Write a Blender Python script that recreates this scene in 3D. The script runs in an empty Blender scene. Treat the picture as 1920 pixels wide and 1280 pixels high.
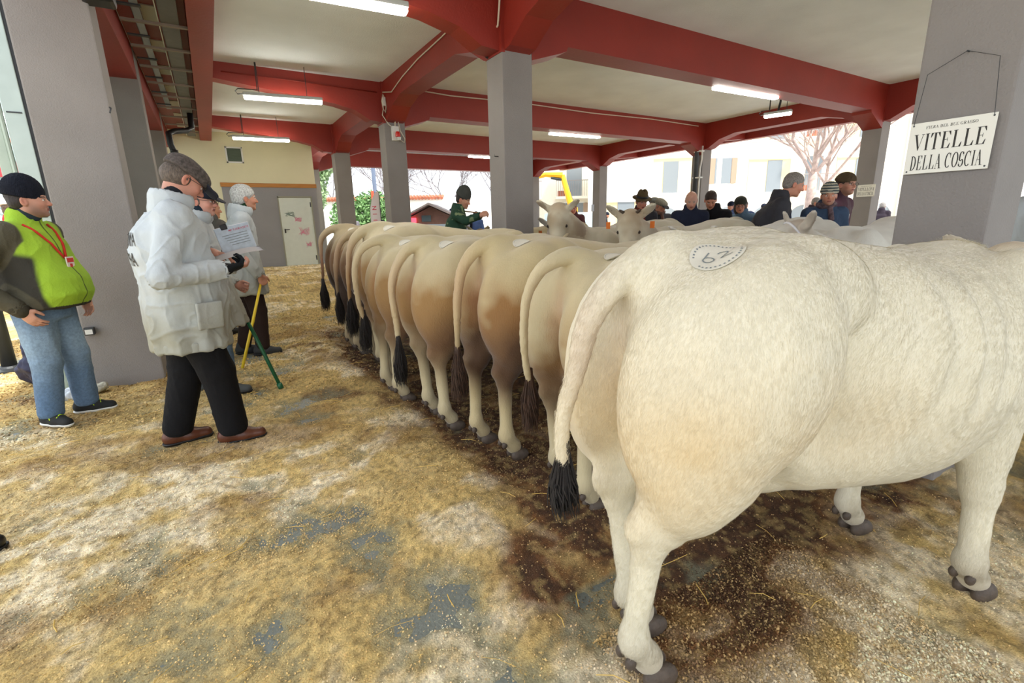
import bpy, bmesh, math, random
import numpy as np
from mathutils import Vector, Matrix, Euler

random.seed(7)
RNG = np.random.RandomState(11)
SC = bpy.context.scene
COL = SC.collection

# ---------------------------------------------------------------- camera
CAM_H = 1.38
_f = 900.0
def _vr(x, y):
    v = np.array([x - 960.0, 640.0 - y, -_f]); return v / np.linalg.norm(v)
_M = np.array([_vr(2500, 388), _vr(386, 421), -_vr(1070, 4300)]).T
_U, _S, _W = np.linalg.svd(_M)
RC = _U @ _W                      # columns: world axes seen in camera coordinates
cam_data = bpy.data.cameras.new('camera')
cam_data.sensor_fit = 'HORIZONTAL'
cam_data.sensor_width = 36.0
cam_data.lens = 36.0 * _f / 1920.0
cam_data.clip_start = 0.05
cam_data.clip_end = 400
cam = bpy.data.objects.new('camera', cam_data)
COL.objects.link(cam)
_mw = Matrix(RC.T.tolist()).to_4x4()
_mw.translation = Vector((0, 0, CAM_H))
cam.matrix_world = _mw
SC.camera = cam

# ---------------------------------------------------------------- world and light
SC.view_settings.view_transform = 'Standard'
SC.view_settings.look = 'None'
SC.view_settings.gamma = 1.0
SC.view_settings.use_curve_mapping = False
SC.view_settings.exposure = 0.33
world = bpy.data.worlds.new('world')
SC.world = world
world.use_nodes = True
_wn = world.node_tree
_bg = _wn.nodes['Background']
_bg.inputs[0].default_value = (0.88, 0.94, 1.0, 1)
_bg.inputs[1].default_value = 1.8
_sun = bpy.data.lights.new('sun', 'SUN')
_sun.energy = 5.5
_sun.angle = math.radians(6)
_sun.color = (1.0, 0.95, 0.86)
sun = bpy.data.objects.new('sun', _sun)
sun.rotation_euler = Euler((math.radians(34), 0, math.radians(14)))
COL.objects.link(sun)
# ---------------------------------------------------------------- helpers
def tag(o, label=None, cat=None, group=None, kind=None):
    if label: o['label'] = label
    if cat: o['category'] = cat
    if group: o['group'] = group
    if kind: o['kind'] = kind
    return o

def empty(name, loc=(0, 0, 0), rz=0.0, **kw):
    o = bpy.data.objects.new(name, None)
    o.empty_display_size = 0.1
    o.location = loc; o.rotation_euler = (0, 0, rz)
    COL.objects.link(o)
    return tag(o, **kw)

def link(name, me, mat=None, parent=None, loc=None, **kw):
    o = bpy.data.objects.new(name, me)
    if mat is not None:
        me.materials.clear()
        for m in (mat if isinstance(mat, (list, tuple)) else [mat]): me.materials.append(m)
    if parent is not None: o.parent = parent
    if loc is not None: o.location = loc
    COL.objects.link(o)
    return tag(o, **kw)

def copy_tree(o, parent=None):
    c = o.copy(); COL.objects.link(c)
    if parent is not None: c.parent = parent
    for ch in [x for x in COL.objects if x.parent == o]: copy_tree(ch, c)
    return c

def mesh_np(name, V, F, smooth=True, col=None):
    """mesh from numpy verts and quad faces, optional per-vertex colour"""
    me = bpy.data.meshes.new(name)
    n, m, k = len(V), len(F), F.shape[1]
    me.vertices.add(n); me.vertices.foreach_set('co', np.ascontiguousarray(V, np.float32).ravel())
    me.loops.add(m * k); me.loops.foreach_set('vertex_index', np.ascontiguousarray(F, np.int32).ravel())
    me.polygons.add(m); me.polygons.foreach_set('loop_start', np.arange(0, m * k, k, dtype=np.int32))
    me.update(calc_edges=True); me.validate()
    if smooth: me.polygons.foreach_set('use_smooth', np.ones(len(me.polygons), bool))
    if col is not None: set_col(me, col)
    return me

def set_col(me, col):
    a = me.color_attributes.new('Col', 'FLOAT_COLOR', 'POINT')
    c = np.ones((len(me.vertices), 4), np.float32); c[:, :3] = col
    a.data.foreach_set('color', c.ravel())

def srgb(r, g, b):
    f = lambda c: (c / 255 / 12.92) if c / 255 <= 0.04045 else ((c / 255 + 0.055) / 1.055) ** 2.4
    return (f(r), f(g), f(b))

# --- materials
MATS = {}
def mat(name, col=(0.8, 0.8, 0.8), rough=0.6, metal=0.0, var=0.0, vscale=8.0, bump=0.0, bscale=60.0,
        emit=0.0, vcol=False, stretch=(1, 1, 1), alpha=1.0, trans=0.0, spec=0.5, sheen=0.0, sss=0.0):
    if name in MATS: return MATS[name]
    m = bpy.data.materials.new(name); m.use_nodes = True
    nt = m.node_tree; N = nt.nodes; L = nt.links
    b = N['Principled BSDF']
    b.inputs['Roughness'].default_value = rough
    b.inputs['Metallic'].default_value = metal
    b.inputs['Specular IOR Level'].default_value = spec
    b.inputs['Alpha'].default_value = alpha
    b.inputs['Transmission Weight'].default_value = trans
    b.inputs['Sheen Weight'].default_value = sheen
    if sss:
        b.inputs['Subsurface Weight'].default_value = sss
        b.inputs['Subsurface Radius'].default_value = (0.02, 0.01, 0.006)
    base = None
    tc = N.new('ShaderNodeTexCoord')
    mp = N.new('ShaderNodeMapping'); mp.inputs['Scale'].default_value = stretch
    L.new(tc.outputs['Object'], mp.inputs[0])
    if vcol:
        a = N.new('ShaderNodeVertexColor'); a.layer_name = 'Col'; base = a.outputs['Color']
    if var > 0:
        n = N.new('ShaderNodeTexNoise'); n.inputs['Scale'].default_value = vscale; n.inputs['Detail'].default_value = 6
        L.new(mp.outputs[0], n.inputs['Vector'])
        r = N.new('ShaderNodeMapRange')
        r.inputs[1].default_value = 0.3; r.inputs[2].default_value = 0.7
        r.inputs[3].default_value = 1 - var; r.inputs[4].default_value = 1 + var
        L.new(n.outputs[0], r.inputs[0])
        mx = N.new('ShaderNodeMix'); mx.data_type = 'RGBA'; mx.blend_type = 'MULTIPLY'; mx.inputs[0].default_value = 1
        mx.inputs[6].default_value = (*col, 1)
        if base is not None: L.new(base, mx.inputs[6])
        L.new(r.outputs[0], mx.inputs[7])
        base = mx.outputs[2]
    if base is not None: L.new(base, b.inputs['Base Color'])
    else: b.inputs['Base Color'].default_value = (*col, 1)
    if emit > 0:
        b.inputs['Emission Color'].default_value = (*col, 1); b.inputs['Emission Strength'].default_value = emit
    if bump > 0:
        n2 = N.new('ShaderNodeTexNoise'); n2.inputs['Scale'].default_value = bscale; n2.inputs['Detail'].default_value = 5
        L.new(mp.outputs[0], n2.inputs['Vector'])
        bp = N.new('ShaderNodeBump'); bp.inputs['Strength'].default_value = 1.0; bp.inputs['Distance'].default_value = bump
        L.new(n2.outputs[0], bp.inputs['Height']); L.new(bp.outputs[0], b.inputs['Normal'])
    MATS[name] = m
    return m

# --- value noise
def _hash(i, j, k, seed):
    h = (i * 374761393 + j * 668265263 + k * 2147483647 + seed * 974634777) & 0xffffffff
    h = ((h ^ (h >> 13)) * 1274126177) & 0xffffffff
    return ((h ^ (h >> 16)) & 0xffff) / 65535.0

def vnoise(P, scale=1.0, seed=0, octv=1):
    P = np.asarray(P, np.float64)
    out = 0.0; amp = 1.0; tot = 0.0
    for o in range(octv):
        Q = P * (scale * 2 ** o) + 17.3 * o
        I = np.floor(Q).astype(np.int64); F = Q - I; F = F * F * (3 - 2 * F)
        i, j, k = I[..., 0], I[..., 1], I[..., 2]
        r = 0.0
        for a in (0, 1):
            for b in (0, 1):
                for c in (0, 1):
                    w = (F[..., 0] if a else 1 - F[..., 0]) * (F[..., 1] if b else 1 - F[..., 1]) * (F[..., 2] if c else 1 - F[..., 2])
                    r = r + w * _hash(i + a, j + b, k + c, seed + o * 31)
        out = out + amp * r; tot += amp; amp *= 0.5
    return out / tot

def sstep(a, b, x):
    t = np.clip((x - a) / (b - a), 0, 1); return t * t * (3 - 2 * t)

# --- signed-distance modelling: primitives are blended and meshed with surface nets
class SDF:
    def __init__(self): self.p = []
    def cap(self, a, b, ra, rb=None, k=0.03, sub=False):
        a = np.array(a, float); b = np.array(b, float); rb = ra if rb is None else rb
        r = max(ra, rb); lo = np.minimum(a, b) - r; hi = np.maximum(a, b) + r
        def f(X, Y, Z):
            d = b - a; L2 = max(float(d @ d), 1e-9)
            px, py, pz = X - a[0], Y - a[1], Z - a[2]
            t = np.clip((px * d[0] + py * d[1] + pz * d[2]) / L2, 0, 1)
            return np.sqrt((px - t * d[0]) ** 2 + (py - t * d[1]) ** 2 + (pz - t * d[2]) ** 2) - (ra + (rb - ra) * t)
        self.p.append((lo, hi, f, k, sub)); return self
    def chain(self, pts, rad, k=0.03):
        for i in range(len(pts) - 1): self.cap(pts[i], pts[i + 1], rad[i], rad[i + 1], k)
        return self
    def ell(self, c, r, k=0.03, rot=None, sub=False):
        c = np.array(c, float); r = np.array(r, float)
        R = np.eye(3) if rot is None else (np.array(Euler(rot).to_matrix()) if not isinstance(rot, np.ndarray) else rot)
        e = np.sqrt(((R * r) ** 2).sum(1)); lo = c - e; hi = c + e
        def f(X, Y, Z):
            px, py, pz = X - c[0], Y - c[1], Z - c[2]
            q = [R[0, i] * px + R[1, i] * py + R[2, i] * pz for i in range(3)]
            k0 = np.sqrt(sum((q[i] / r[i]) ** 2 for i in range(3)))
            k1 = np.sqrt(sum((q[i] / r[i] ** 2) ** 2 for i in range(3))) + 1e-9
            return k0 * (k0 - 1) / k1
        self.p.append((lo, hi, f, k, sub)); return self
    def box(self, c, h, rd=0.01, k=0.01, rot=None, sub=False):
        c = np.array(c, float); h = np.array(h, float)
        R = np.eye(3) if rot is None else (np.array(Euler(rot).to_matrix()) if not isinstance(rot, np.ndarray) else rot)
        e = (np.abs(R) * h).sum(1); lo = c - e; hi = c + e
        def f(X, Y, Z):
            px, py, pz = X - c[0], Y - c[1], Z - c[2]
            q = [np.abs(R[0, i] * px + R[1, i] * py + R[2, i] * pz) - (h[i] - rd) for i in range(3)]
            out = np.sqrt(sum(np.maximum(v, 0) ** 2 for v in q))
            return out + np.minimum(np.maximum(np.maximum(q[0], q[1]), q[2]), 0) - rd
        self.p.append((lo, hi, f, k, sub)); return self
    def loft(self, axis, st, k=0.04, rnd=0.02, p=2.0, sub=False):
        """stations (t, c1, c2, r1, r2) along axis 0 (c in y,z) or 2 (c in x,y)"""
        st = np.array(st, float); ts = st[:, 0]
        tt = np.linspace(ts[0], ts[-1], 200)
        S = []
        for j in range(1, 5):     # monotone-ish smoothing of the station curves
            v = np.interp(tt, ts, st[:, j]); w = 9
            vp = np.concatenate([np.full(w, v[0]), v, np.full(w, v[-1])])
            kern = np.hanning(2 * w + 1); kern /= kern.sum()
            S.append(np.convolve(vp, kern, 'valid'))
        o = (1, 2) if axis == 0 else (0, 1)
        lo = np.zeros(3); hi = np.zeros(3)
        lo[axis] = ts[0]; hi[axis] = ts[-1]
        for n, (c, r) in enumerate(((S[0], S[2]), (S[1], S[3]))):
            lo[o[n]] = (c - r).min(); hi[o[n]] = (c + r).max()
        def f(X, Y, Z):
            A = (X, Y, Z)[axis]; U = (X, Y, Z)[o[0]]; V = (X, Y, Z)[o[1]]
            c1, c2, r1, r2 = (np.interp(A, tt, s) for s in S)
            u = np.abs((U - c1) / r1); v = np.abs((V - c2) / r2)
            k0 = (u ** p + v ** p) ** (1 / p) + 1e-9
            k1 = np.sqrt((u / r1) ** 2 + (v / r2) ** 2) + 1e-6
            d = np.where(k0 > 0.3, k0 * (k0 - 1) / k1, -0.7 * np.minimum(r1, r2))
            e = np.maximum(ts[0] + rnd - A, A - (ts[-1] - rnd)) 
            d2 = d + rnd; 
            return np.sqrt(np.maximum(d2, 0) ** 2 + np.maximum(e, 0) ** 2) + np.minimum(np.maximum(d2, e), 0) - rnd
        self.p.append((lo, hi, f, k, sub)); return self
    def mesh(self, name, h=0.01, axes=None, disp=None, colf=None, pad=0.03, post=None):
        adds = [q for q in self.p if not q[4]]
        lo = np.min([q[0] for q in adds], 0) - pad; hi = np.max([q[1] for q in adds], 0) + pad
        ax = []
        for i in range(3):
            if axes and axes[i] is not None:
                a = axes[i]; a = a[(a > lo[i] - 0.02) & (a < hi[i] + 0.02)]; ax.append(a)
            else: ax.append(np.arange(lo[i], hi[i] + h, h))
        ax = [a.astype(np.float32) for a in ax]
        D = np.full([len(a) for a in ax], 0.12, np.float32)
        for (l, u, f, k, sub) in self.p:
            m = k + 0.02
            s = [slice(max(0, int(np.searchsorted(ax[i], l[i] - m)) - 1), int(np.searchsorted(ax[i], u[i] + m)) + 1) for i in range(3)]
            X = ax[0][s[0]][:, None, None]; Y = ax[1][s[1]][None, :, None]; Z = ax[2][s[2]][None, None, :]
            if min(X.size, Y.size, Z.size) == 0: continue
            d = np.broadcast_to(f(X, Y, Z), (X.size, Y.size, Z.size)).astype(np.float32)
            cur = D[s[0], s[1], s[2]]
            if sub:
                d = -d; hh = np.maximum(k - np.abs(cur - d), 0) / max(k, 1e-6)
                D[s[0], s[1], s[2]] = np.maximum(cur, d) + hh * hh * k * 0.25
            else:
                hh = np.maximum(k - np.abs(cur - d), 0) / max(k, 1e-6)
                D[s[0], s[1], s[2]] = np.minimum(cur, d) - hh * hh * k * 0.25
        if disp is not None: D = D + disp(ax).astype(np.float32)
        D[0] = D[-1] = 0.1; D[:, 0] = D[:, -1] = 0.1; D[:, :, 0] = D[:, :, -1] = 0.1
        V, F = snets(D, ax)
        V, F = biggest(V, F) if len(V) > 400000 or True else (V, F)
        if post is not None: V = post(V)
        me = mesh_np(name, V, F, True, None if colf is None else colf(V))
        return me

def snets(D, ax):
    ins = D < 0
    n = [s - 1 for s in D.shape]
    cnt = np.zeros(n, np.int8)
    for a in (0, 1):
        for b in (0, 1):
            for c in (0, 1): cnt += ins[a:a + n[0], b:b + n[1], c:c + n[2]]
    act = np.argwhere((cnt > 0) & (cnt < 8))
    idx = np.full(n, -1, np.int32); idx[act[:, 0], act[:, 1], act[:, 2]] = np.arange(len(act))
    cor = {}
    for a in (0, 1):
        for b in (0, 1):
            for c in (0, 1): cor[(a, b, c)] = D[act[:, 0] + a, act[:, 1] + b, act[:, 2] + c]
    acc = np.zeros((len(act), 3)); num = np.zeros(len(act))
    for d in range(3):
        for u in (0, 1):
            for v in (0, 1):
                p0 = [0, 0, 0]; o = [i for i in range(3) if i != d]; p0[o[0]] = u; p0[o[1]] = v
                p1 = list(p0); p1[d] = 1
                A = cor[tuple(p0)]; B = cor[tuple(p1)]
                m = (A < 0) != (B < 0)
                t = np.where(m, A / np.where(m, A - B, 1), 0)
                pt = np.zeros((len(act), 3)); pt[:, o[0]] = u; pt[:, o[1]] = v; pt[:, d] = t
                acc += pt * m[:, None]; num += m
    fr = acc / num[:, None]
    V = np.empty_like(fr)
    for i in range(3):
        a = ax[i].astype(np.float64); g = a[act[:, i]]; V[:, i] = g + fr[:, i] * (a[act[:, i] + 1] - g)
    Fs = []
    for d in range(3):
        o = [i for i in range(3) if i != d]
        s0 = [slice(1, -1)] * 3; s1 = [slice(1, -1)] * 3
        s0[d] = slice(0, -1); s1[d] = slice(1, None)
        A = ins[tuple(s0)]; B = ins[tuple(s1)]
        e = np.argwhere(A != B); 
        if len(e) == 0: continue
        flip = A[e[:, 0], e[:, 1], e[:, 2]]
        e = e.copy(); e[:, o[0]] += 1; e[:, o[1]] += 1
        def g(du, dv):
            q = e.copy(); q[:, o[0]] -= du; q[:, o[1]] -= dv
            return idx[q[:, 0], q[:, 1], q[:, 2]]
        quad = np.stack([g(0, 0), g(1, 0), g(1, 1), g(0, 1)], 1)
        if d == 1: flip = ~flip
        quad[~flip] = quad[~flip][:, ::-1]
        Fs.append(quad)
    F = np.concatenate(Fs)
    F = F[(F >= 0).all(1)]
    return V, F

def biggest(V, F):
    """drop tiny stray islands"""
    lab = np.arange(len(V))
    for _ in range(400):
        m = lab[F].min(1)
        new = lab.copy()
        for c in range(4): np.minimum.at(new, F[:, c], m)
        new = new[new]
        if (new == lab).all(): break
        lab = new
    u, inv, c = np.unique(lab, return_inverse=True, return_counts=True)
    if len(u) == 1: return V, F
    keepv = c[inv] > 0.02 * len(V)
    remap = np.cumsum(keepv) - 1
    F = F[keepv[F].all(1)]
    return V[keepv], remap[F]

# --- simple solid builder
class MB:
    def __init__(self): self.bm = bmesh.new()
    def box(self, lo, hi, bev=0.0, rot=None, piv=None):
        r = bmesh.ops.create_cube(self.bm, size=1.0)
        vs = r['verts']
        c = [(a + b) / 2 for a, b in zip(lo, hi)]; s = [abs(b - a) for a, b in zip(lo, hi)]
        for v in vs: v.co = Vector((c[0] + v.co.x * s[0], c[1] + v.co.y * s[1], c[2] + v.co.z * s[2]))
        if bev > 0:
            es = list({e for v in vs for e in v.link_edges})
            g = bmesh.ops.bevel(self.bm, geom=es, offset=bev, segments=2, affect='EDGES', profile=0.6)
            vs = list({v for f in g['faces'] for v in f.verts} | {v for v in vs if v.is_valid})
        if rot is not None:
            M = rot.to_matrix() if isinstance(rot, Euler) else rot
            p = Vector(piv if piv is not None else c)
            for v in vs: v.co = p + M @ (v.co - p)
        return self
    def tube(self, pts, r, seg=10, cap=True):
        pts = [Vector(p) for p in pts]; rad = r if isinstance(r, (list, tuple)) else [r] * len(pts)
        rings = []; up = None
        for i, p in enumerate(pts):
            t = (pts[min(i + 1, len(pts) - 1)] - pts[max(i - 1, 0)]).normalized()
            if up is None:
                up = Vector((0, 0, 1)) if abs(t.z) < 0.9 else Vector((1, 0, 0))
            a = t.cross(up).normalized(); b = t.cross(a).normalized(); up = -b if False else up
            rings.append([self.bm.verts.new(p + rad[i] * (math.cos(2 * math.pi * k / seg) * a + math.sin(2 * math.pi * k / seg) * b)) for k in range(seg)])
        for i in range(len(rings) - 1):
            for k in range(seg):
                self.bm.faces.new((rings[i][k], rings[i][(k + 1) % seg], rings[i + 1][(k + 1) % seg], rings[i + 1][k]))
        if cap:
            self.bm.faces.new(rings[0][::-1]); self.bm.faces.new(rings[-1])
        return self
    def lathe(self, prof, c=(0, 0, 0), seg=24):
        rings = []
        for (r, z) in prof:
            rings.append([self.bm.verts.new((c[0] + r * math.cos(2 * math.pi * k / seg), c[1] + r * math.sin(2 * math.pi * k / seg), c[2] + z)) for k in range(seg)])
        for i in range(len(rings) - 1):
            for k in range(seg):
                self.bm.faces.new((rings[i][k], rings[i][(k + 1) % seg], rings[i + 1][(k + 1) % seg], rings[i + 1][k]))
        self.bm.faces.new(rings[0][::-1]); self.bm.faces.new(rings[-1])
        return self
    def prism(self, poly, vec, close=True):
        """polygon of 3-D points extruded along vec"""
        a = [self.bm.verts.new(Vector(p)) for p in poly]; b = [self.bm.verts.new(Vector(p) + Vector(vec)) for p in poly]
        n = len(a)
        self.bm.faces.new(a[::-1]); self.bm.faces.new(b)
        for i in range(n): self.bm.faces.new((a[i], a[(i + 1) % n], b[(i + 1) % n], b[i]))
        return self
    def build(self, name, m=None, parent=None, smooth=False, loc=None, **kw):
        bmesh.ops.recalc_face_normals(self.bm, faces=self.bm.faces[:])
        me = bpy.data.meshes.new(name); self.bm.to_mesh(me); self.bm.free()
        if smooth: me.polygons.foreach_set('use_smooth', np.ones(len(me.polygons), bool))
        return link(name, me, m, parent, loc, **kw)

def text_mesh(name, body, size, m, M, parent=None, ext=0.0008, font_shear=0.0, xs=1.0, **kw):
    cu = bpy.data.curves.new(name, 'FONT'); cu.body = body; cu.size = size; cu.extrude = ext
    cu.align_x = 'CENTER'; cu.align_y = 'CENTER'; cu.shear = font_shear; cu.offset = size * 0.008
    tmp = bpy.data.objects.new(name + '_tmp', cu); COL.objects.link(tmp)
    dg = bpy.context.evaluated_depsgraph_get()
    me = bpy.data.meshes.new_from_object(tmp.evaluated_get(dg))
    bpy.data.objects.remove(tmp)
    me.transform(M @ Matrix.Diagonal((xs, 1, 1, 1)))
    me.name = name
    return link(name, me, m, parent, **kw)
# ---------------------------------------------------------------- materials of the hall
RED = mat('red_paint', srgb(142, 42, 30), 0.5, var=0.10, vscale=1.6, bump=0.002, bscale=40)
GREYP = mat('grey_render', srgb(144, 139, 136), 0.8, var=0.07, vscale=2.2, bump=0.004, bscale=90)
CEILM = mat('ceiling_render', srgb(234, 240, 243), 0.9, var=0.06, vscale=1.3, bump=0.004, bscale=60)
CREAM = mat('cream_wall', srgb(222, 216, 182), 0.85, var=0.05, vscale=1.1, bump=0.003, bscale=60)
GREYW = mat('grey_wall', srgb(142, 140, 142), 0.8, var=0.06, vscale=1.5, bump=0.003, bscale=60)
CONC = mat('wet_concrete', srgb(112, 118, 112), 0.35, var=0.25, vscale=3.0, bump=0.004, bscale=70)
GALV = mat('galvanised', srgb(178, 190, 184), 0.45, metal=0.5, var=0.08, vscale=5)
DKMET = mat('dark_metal', srgb(70, 72, 74), 0.5, metal=0.6, var=0.1)
BLACKP = mat('black_plastic', srgb(22, 23, 26), 0.45)
WHITEP = mat('white_plastic', srgb(225, 226, 222), 0.45)
REDP = mat('red_plastic', srgb(205, 35, 28), 0.4)
CABLE = mat('cream_cable', srgb(214, 204, 186), 0.6)
WOODR = mat('wood_rail', srgb(178, 118, 48), 0.55, var=0.15, vscale=3, stretch=(1, 12, 12))
TUBE = mat('lit_tube', (1.0, 0.97, 0.86), 0.4, emit=40.0)

def base_z(x, y):
    """the ground climbs gently towards the end wall"""
    return 0.2 * sstep(8.0, 15.5, y)

# ---------------------------------------------------------------- floor
xs = np.array([-9, -4, 0, 4, 8, 12, 14.6]); ys = np.concatenate([np.arange(-6, 8, 2.75), np.arange(8, 16.1, 0.5), [19.5]])
GX, GY = np.meshgrid(xs, ys, indexing='ij')
V = np.stack([GX.ravel(), GY.ravel(), base_z(GX, GY).ravel()], 1)
def gridF(nx, ny):
    i, j = np.meshgrid(np.arange(nx - 1), np.arange(ny - 1), indexing='ij'); a = (i * ny + j).ravel()
    return np.stack([a, a + ny, a + ny + 1, a + 1], 1)
link('floor', mesh_np('floor', V, gridF(len(xs), len(ys)), True), CONC, kind='structure')

# ---------------------------------------------------------------- ceiling, beams, columns
CZ = 3.9
MB().box((-1.07, -3.9, CZ), (14.25, 18.6, CZ + 0.25)).build('ceiling', CEILM, kind='structure')

YR = [-3.51, 0.79, 5.08, 9.40, 13.70, 18.0]     # rows of columns
def beam(name, poly, vec):
    MB().prism(poly, vec).build(name, RED, kind='structure')

for y in YR:
    # main bays between the middle and the street-side columns, with haunches
    x0, x1, zb = 3.43, 12.10, 3.38
    beam('beam_crosswise', [(x0, y, CZ + .02), (x0, y, 3.17), (x0 + .10, y, 3.20), (x0 + .42, y, 3.30), (x0 + .50, y, 3.33), (x0 + .52, y, zb),
                            (x1 - .55, y, zb), (x1 - .53, y, 3.33), (x1 - .42, y, 3.28), (x1, y, 3.08), (x1, y, CZ + .02)], (0, .36, 0))
    # overhang brackets
    beam('beam_bracket', [(12.46, y + .03, CZ + .02), (12.46, y + .03, 3.40), (12.9, y + .03, 3.5), (14.0, y + .03, 3.62), (14.0, y + .03, CZ + .02)], (0, .30, 0))
    if y > -5:
        # narrow side bays, tapered towards the edge beam
        beam('beam_side', [(3.03, y + .04, CZ + .02), (3.03, y + .04, 3.22), (2.80, y + .04, 3.24), (2.55, y + .04, 3.38), (2.2, y + .04, 3.46), (0.36, y + .04, 3.66), (0.36, y + .04, CZ + .02)], (0, .26, 0))
for i in range(len(YR) - 1):
    a, b = YR[i] + .36, YR[i + 1]
    for (x, w) in ((3.03, .40), (12.10, .36)):
        beam('beam_lengthwise', [(x + .03, a, CZ + .02), (x + .03, a, 3.22), (x + .03, a + .12, 3.24), (x + .03, a + .45, 3.42), (x + .03, a + .9, 3.52), (x + .03, b - .9, 3.52),
                                 (x + .03, b - .45, 3.42), (x + .03, b - .12, 3.24), (x + .03, b, 3.22), (x + .03, b, CZ + .02)], (w - .06, 0, 0))
beam('beam_eaves', [(14.0, -3.9, CZ + .02), (14.0, -3.9, 3.60), (14.0, 18.6, 3.60), (14.0, 18.6, CZ + .02)], (.22, 0, 0))
beam('beam_edge', [(0.12, -3.9, CZ + .02), (0.12, -3.9, 3.66), (0.12, 15.98, 3.66), (0.12, 15.98, CZ + .02)], (.26, 0, 0))
beam('beam_row', [(-1.07, -3.9, CZ + .02), (-1.07, -3.9, 3.45), (-1.07, 15.98, 3.45), (-1.07, 15.98, CZ + .02)], (.50, 0, 0))

def column(x, y, w, d, cap=True, top=3.45, z0=-0.02):
    MB().box((x, y, z0), (x + w, y + d, CZ + .02), 0.012).build('column', GREYP, kind='structure')
    if cap:   # red painted head wrapping the top of the column, lower on the two sides that carry beams
        e = .006
        m = MB()
        m.box((x - e, y - e, 3.43), (x + w + e, y + d + e, CZ))
        m.box((x - e - .004, y - e - .004, 3.20), (x + .035, y + d + e + .004, 3.5))
        m.build('column_head', RED, kind='structure')
for y in YR:
    column(3.03, y, .40, .36)
    column(12.10, y, .36, .36)
for y in (5.40, 9.14, 13.44): column(-1.07, y, .51, .42, False)

# ---------------------------------------------------------------- end wall with door, rail and vent
WY = 16.0
m = MB(); m.box((-1.2, WY, 0), (2.90, WY + .16, CZ)); m.build('wall_end', CREAM, kind='structure')
MB().box((0.44, WY - .006, 0.02), (2.90, WY + .001, 2.5)).build('wall_dado', GREYW, kind='structure')
MB().box((0.42, WY - .035, 2.49), (2.92, WY - .004, 2.60), .006).build('trim_1', WOODR, kind='structure')
MB().box((0.42, WY - .05, 0.10), (2.95, WY + .02, 0.235), .01).build('baseboard_end', mat('wall_foot', srgb(168, 172, 160), .7, var=.1), kind='structure')
d = empty('door_1', (2.27, WY - .01, .22), kind='structure')
DOORM = mat('pale_door', srgb(208, 214, 204), 0.5, var=.03)
MB().box((-.44, -.03, .01), (.44, .0, 1.98), .004).build('door_leaf', DOORM, d)
mm = MB()
for q in ((-.47, -.44), (.44, .47)): mm.box((q[0], -.04, 0), (q[1], .006, 2.02))
mm.box((-.47, -.04, 1.985), (.47, .006, 2.03)); mm.build('door_frame', mat('door_frame', srgb(150, 148, 130), .6), d)
MB().box((-.39, -.045, .98), (-.35, -.03, 1.10), .004).box((-.37, -.085, 1.065), (-.25, -.07, 1.085), .004).box((-.38, -.085, 1.065), (-.36, -.03, 1.085)).build('door_handle', BLACKP, d)
MB().box((.40, -.036, 1.72), (.43, -.03, 1.86)).box((.40, -.036, .15), (.43, -.03, .29)).build('door_hinge', DKMET, d)
def scribble(seed, cx, cz, w, h, n):
    r = random.Random(seed); pts = []
    for i in range(n):
        pts.append((cx + w * math.sin(i * 1.3 + r.random()) * (0.4 + 0.6 * r.random()), -.0335, cz + h * math.cos(i * 1.9 + r.random()) * (0.3 + 0.7 * r.random())))
    return pts
PINK = mat('pink_marker', srgb(232, 130, 165), .6); GREYK = mat('grey_marker', srgb(120, 140, 130), .6)
for (s, cx, cz, w, h, n, mt) in ((1, .02, 1.36, .12, .10, 26, PINK), (2, .16, 1.0, .17, .15, 30, PINK), (3, .25, .62, .1, .1, 24, PINK), (4, -.17, 1.52, .18, .11, 28, GREYK)):
    MB().tube(scribble(s, cx, cz, w, h, n), .0035, 5).build('graffiti', mt, d)
v = empty('wall_vent', (0.87, WY - .005, 3.33), label='square dark green vent grille in a white frame high on the cream end wall', cat='vent')
mm = MB()
for (a, b) in (((-.21, -.03, .17), (.21, 0, .21)), ((-.21, -.03, -.21), (.21, 0, -.17)), ((-.21, -.03, -.21), (-.17, 0, .21)), ((.17, -.03, -.21), (.21, 0, .21))): mm.box(a, b, .003)
mm.build('vent_frame', WHITEP, v)
mm = MB(); mm.box((-.17, -.008, -.17), (.17, .002, .17))
for i in range(16): mm.box((-.17, -.022, -.165 + i * .0212), (.17, -.008, -.155 + i * .0212), rot=Euler((.5, 0, 0)))
mm.build('grille', mat('vent_green', srgb(98, 112, 96), .6), v)

# ---------------------------------------------------------------- strip lights
def strip_light(x0, y0, x1, y1, z, label, drop_y=None, pole=False):
    L = math.hypot(x1 - x0, y1 - y0); a = math.atan2(y1 - y0, x1 - x0)
    t = empty('strip_light', ((x0 + x1) / 2, (y0 + y1) / 2, z), a, label=label, cat='ceiling light', group='fluorescent strip lights under the ceiling')
    MB().box((-L / 2, -.065, .0), (L / 2, .065, .055), .018).build('housing', mat('lamp_grey', srgb(176, 180, 178), .5), t)
    MB().box((-L / 2 + .01, -.058, -.045), (L / 2 - .01, .058, .003), .02).build('diffuser', TUBE, t)
    h = CZ - z
    for q in (-.3, .3): MB().tube([(L * q, 0, .05), (L * q, 0, h)], .006, 6).build('hanger', DKMET, t)
    MB().tube([(-L / 2, 0, .03), (-L / 2 - .07, 0, .02), (-L / 2 - .10, 0, .06), (-L / 2 - .06, 0, .10), (-L * .32, 0, .10), (-L * .31, .0, h)], .009, 6).build('flex', DKMET, t)
    if pole: MB().tube([(0, 0, .05), (0, .12, .25), (0, .14, h)], .022, 8).build('pole', DKMET, t)
    return t
strip_light(0.66, 5.12, 1.95, 5.04, 3.40, 'lit strip light cut by the top of the view, in the first narrow side bay')
strip_light(0.75, 9.26, 1.92, 9.12, 3.40, 'lit strip light in the side bay before the second tapered red beam')
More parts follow.
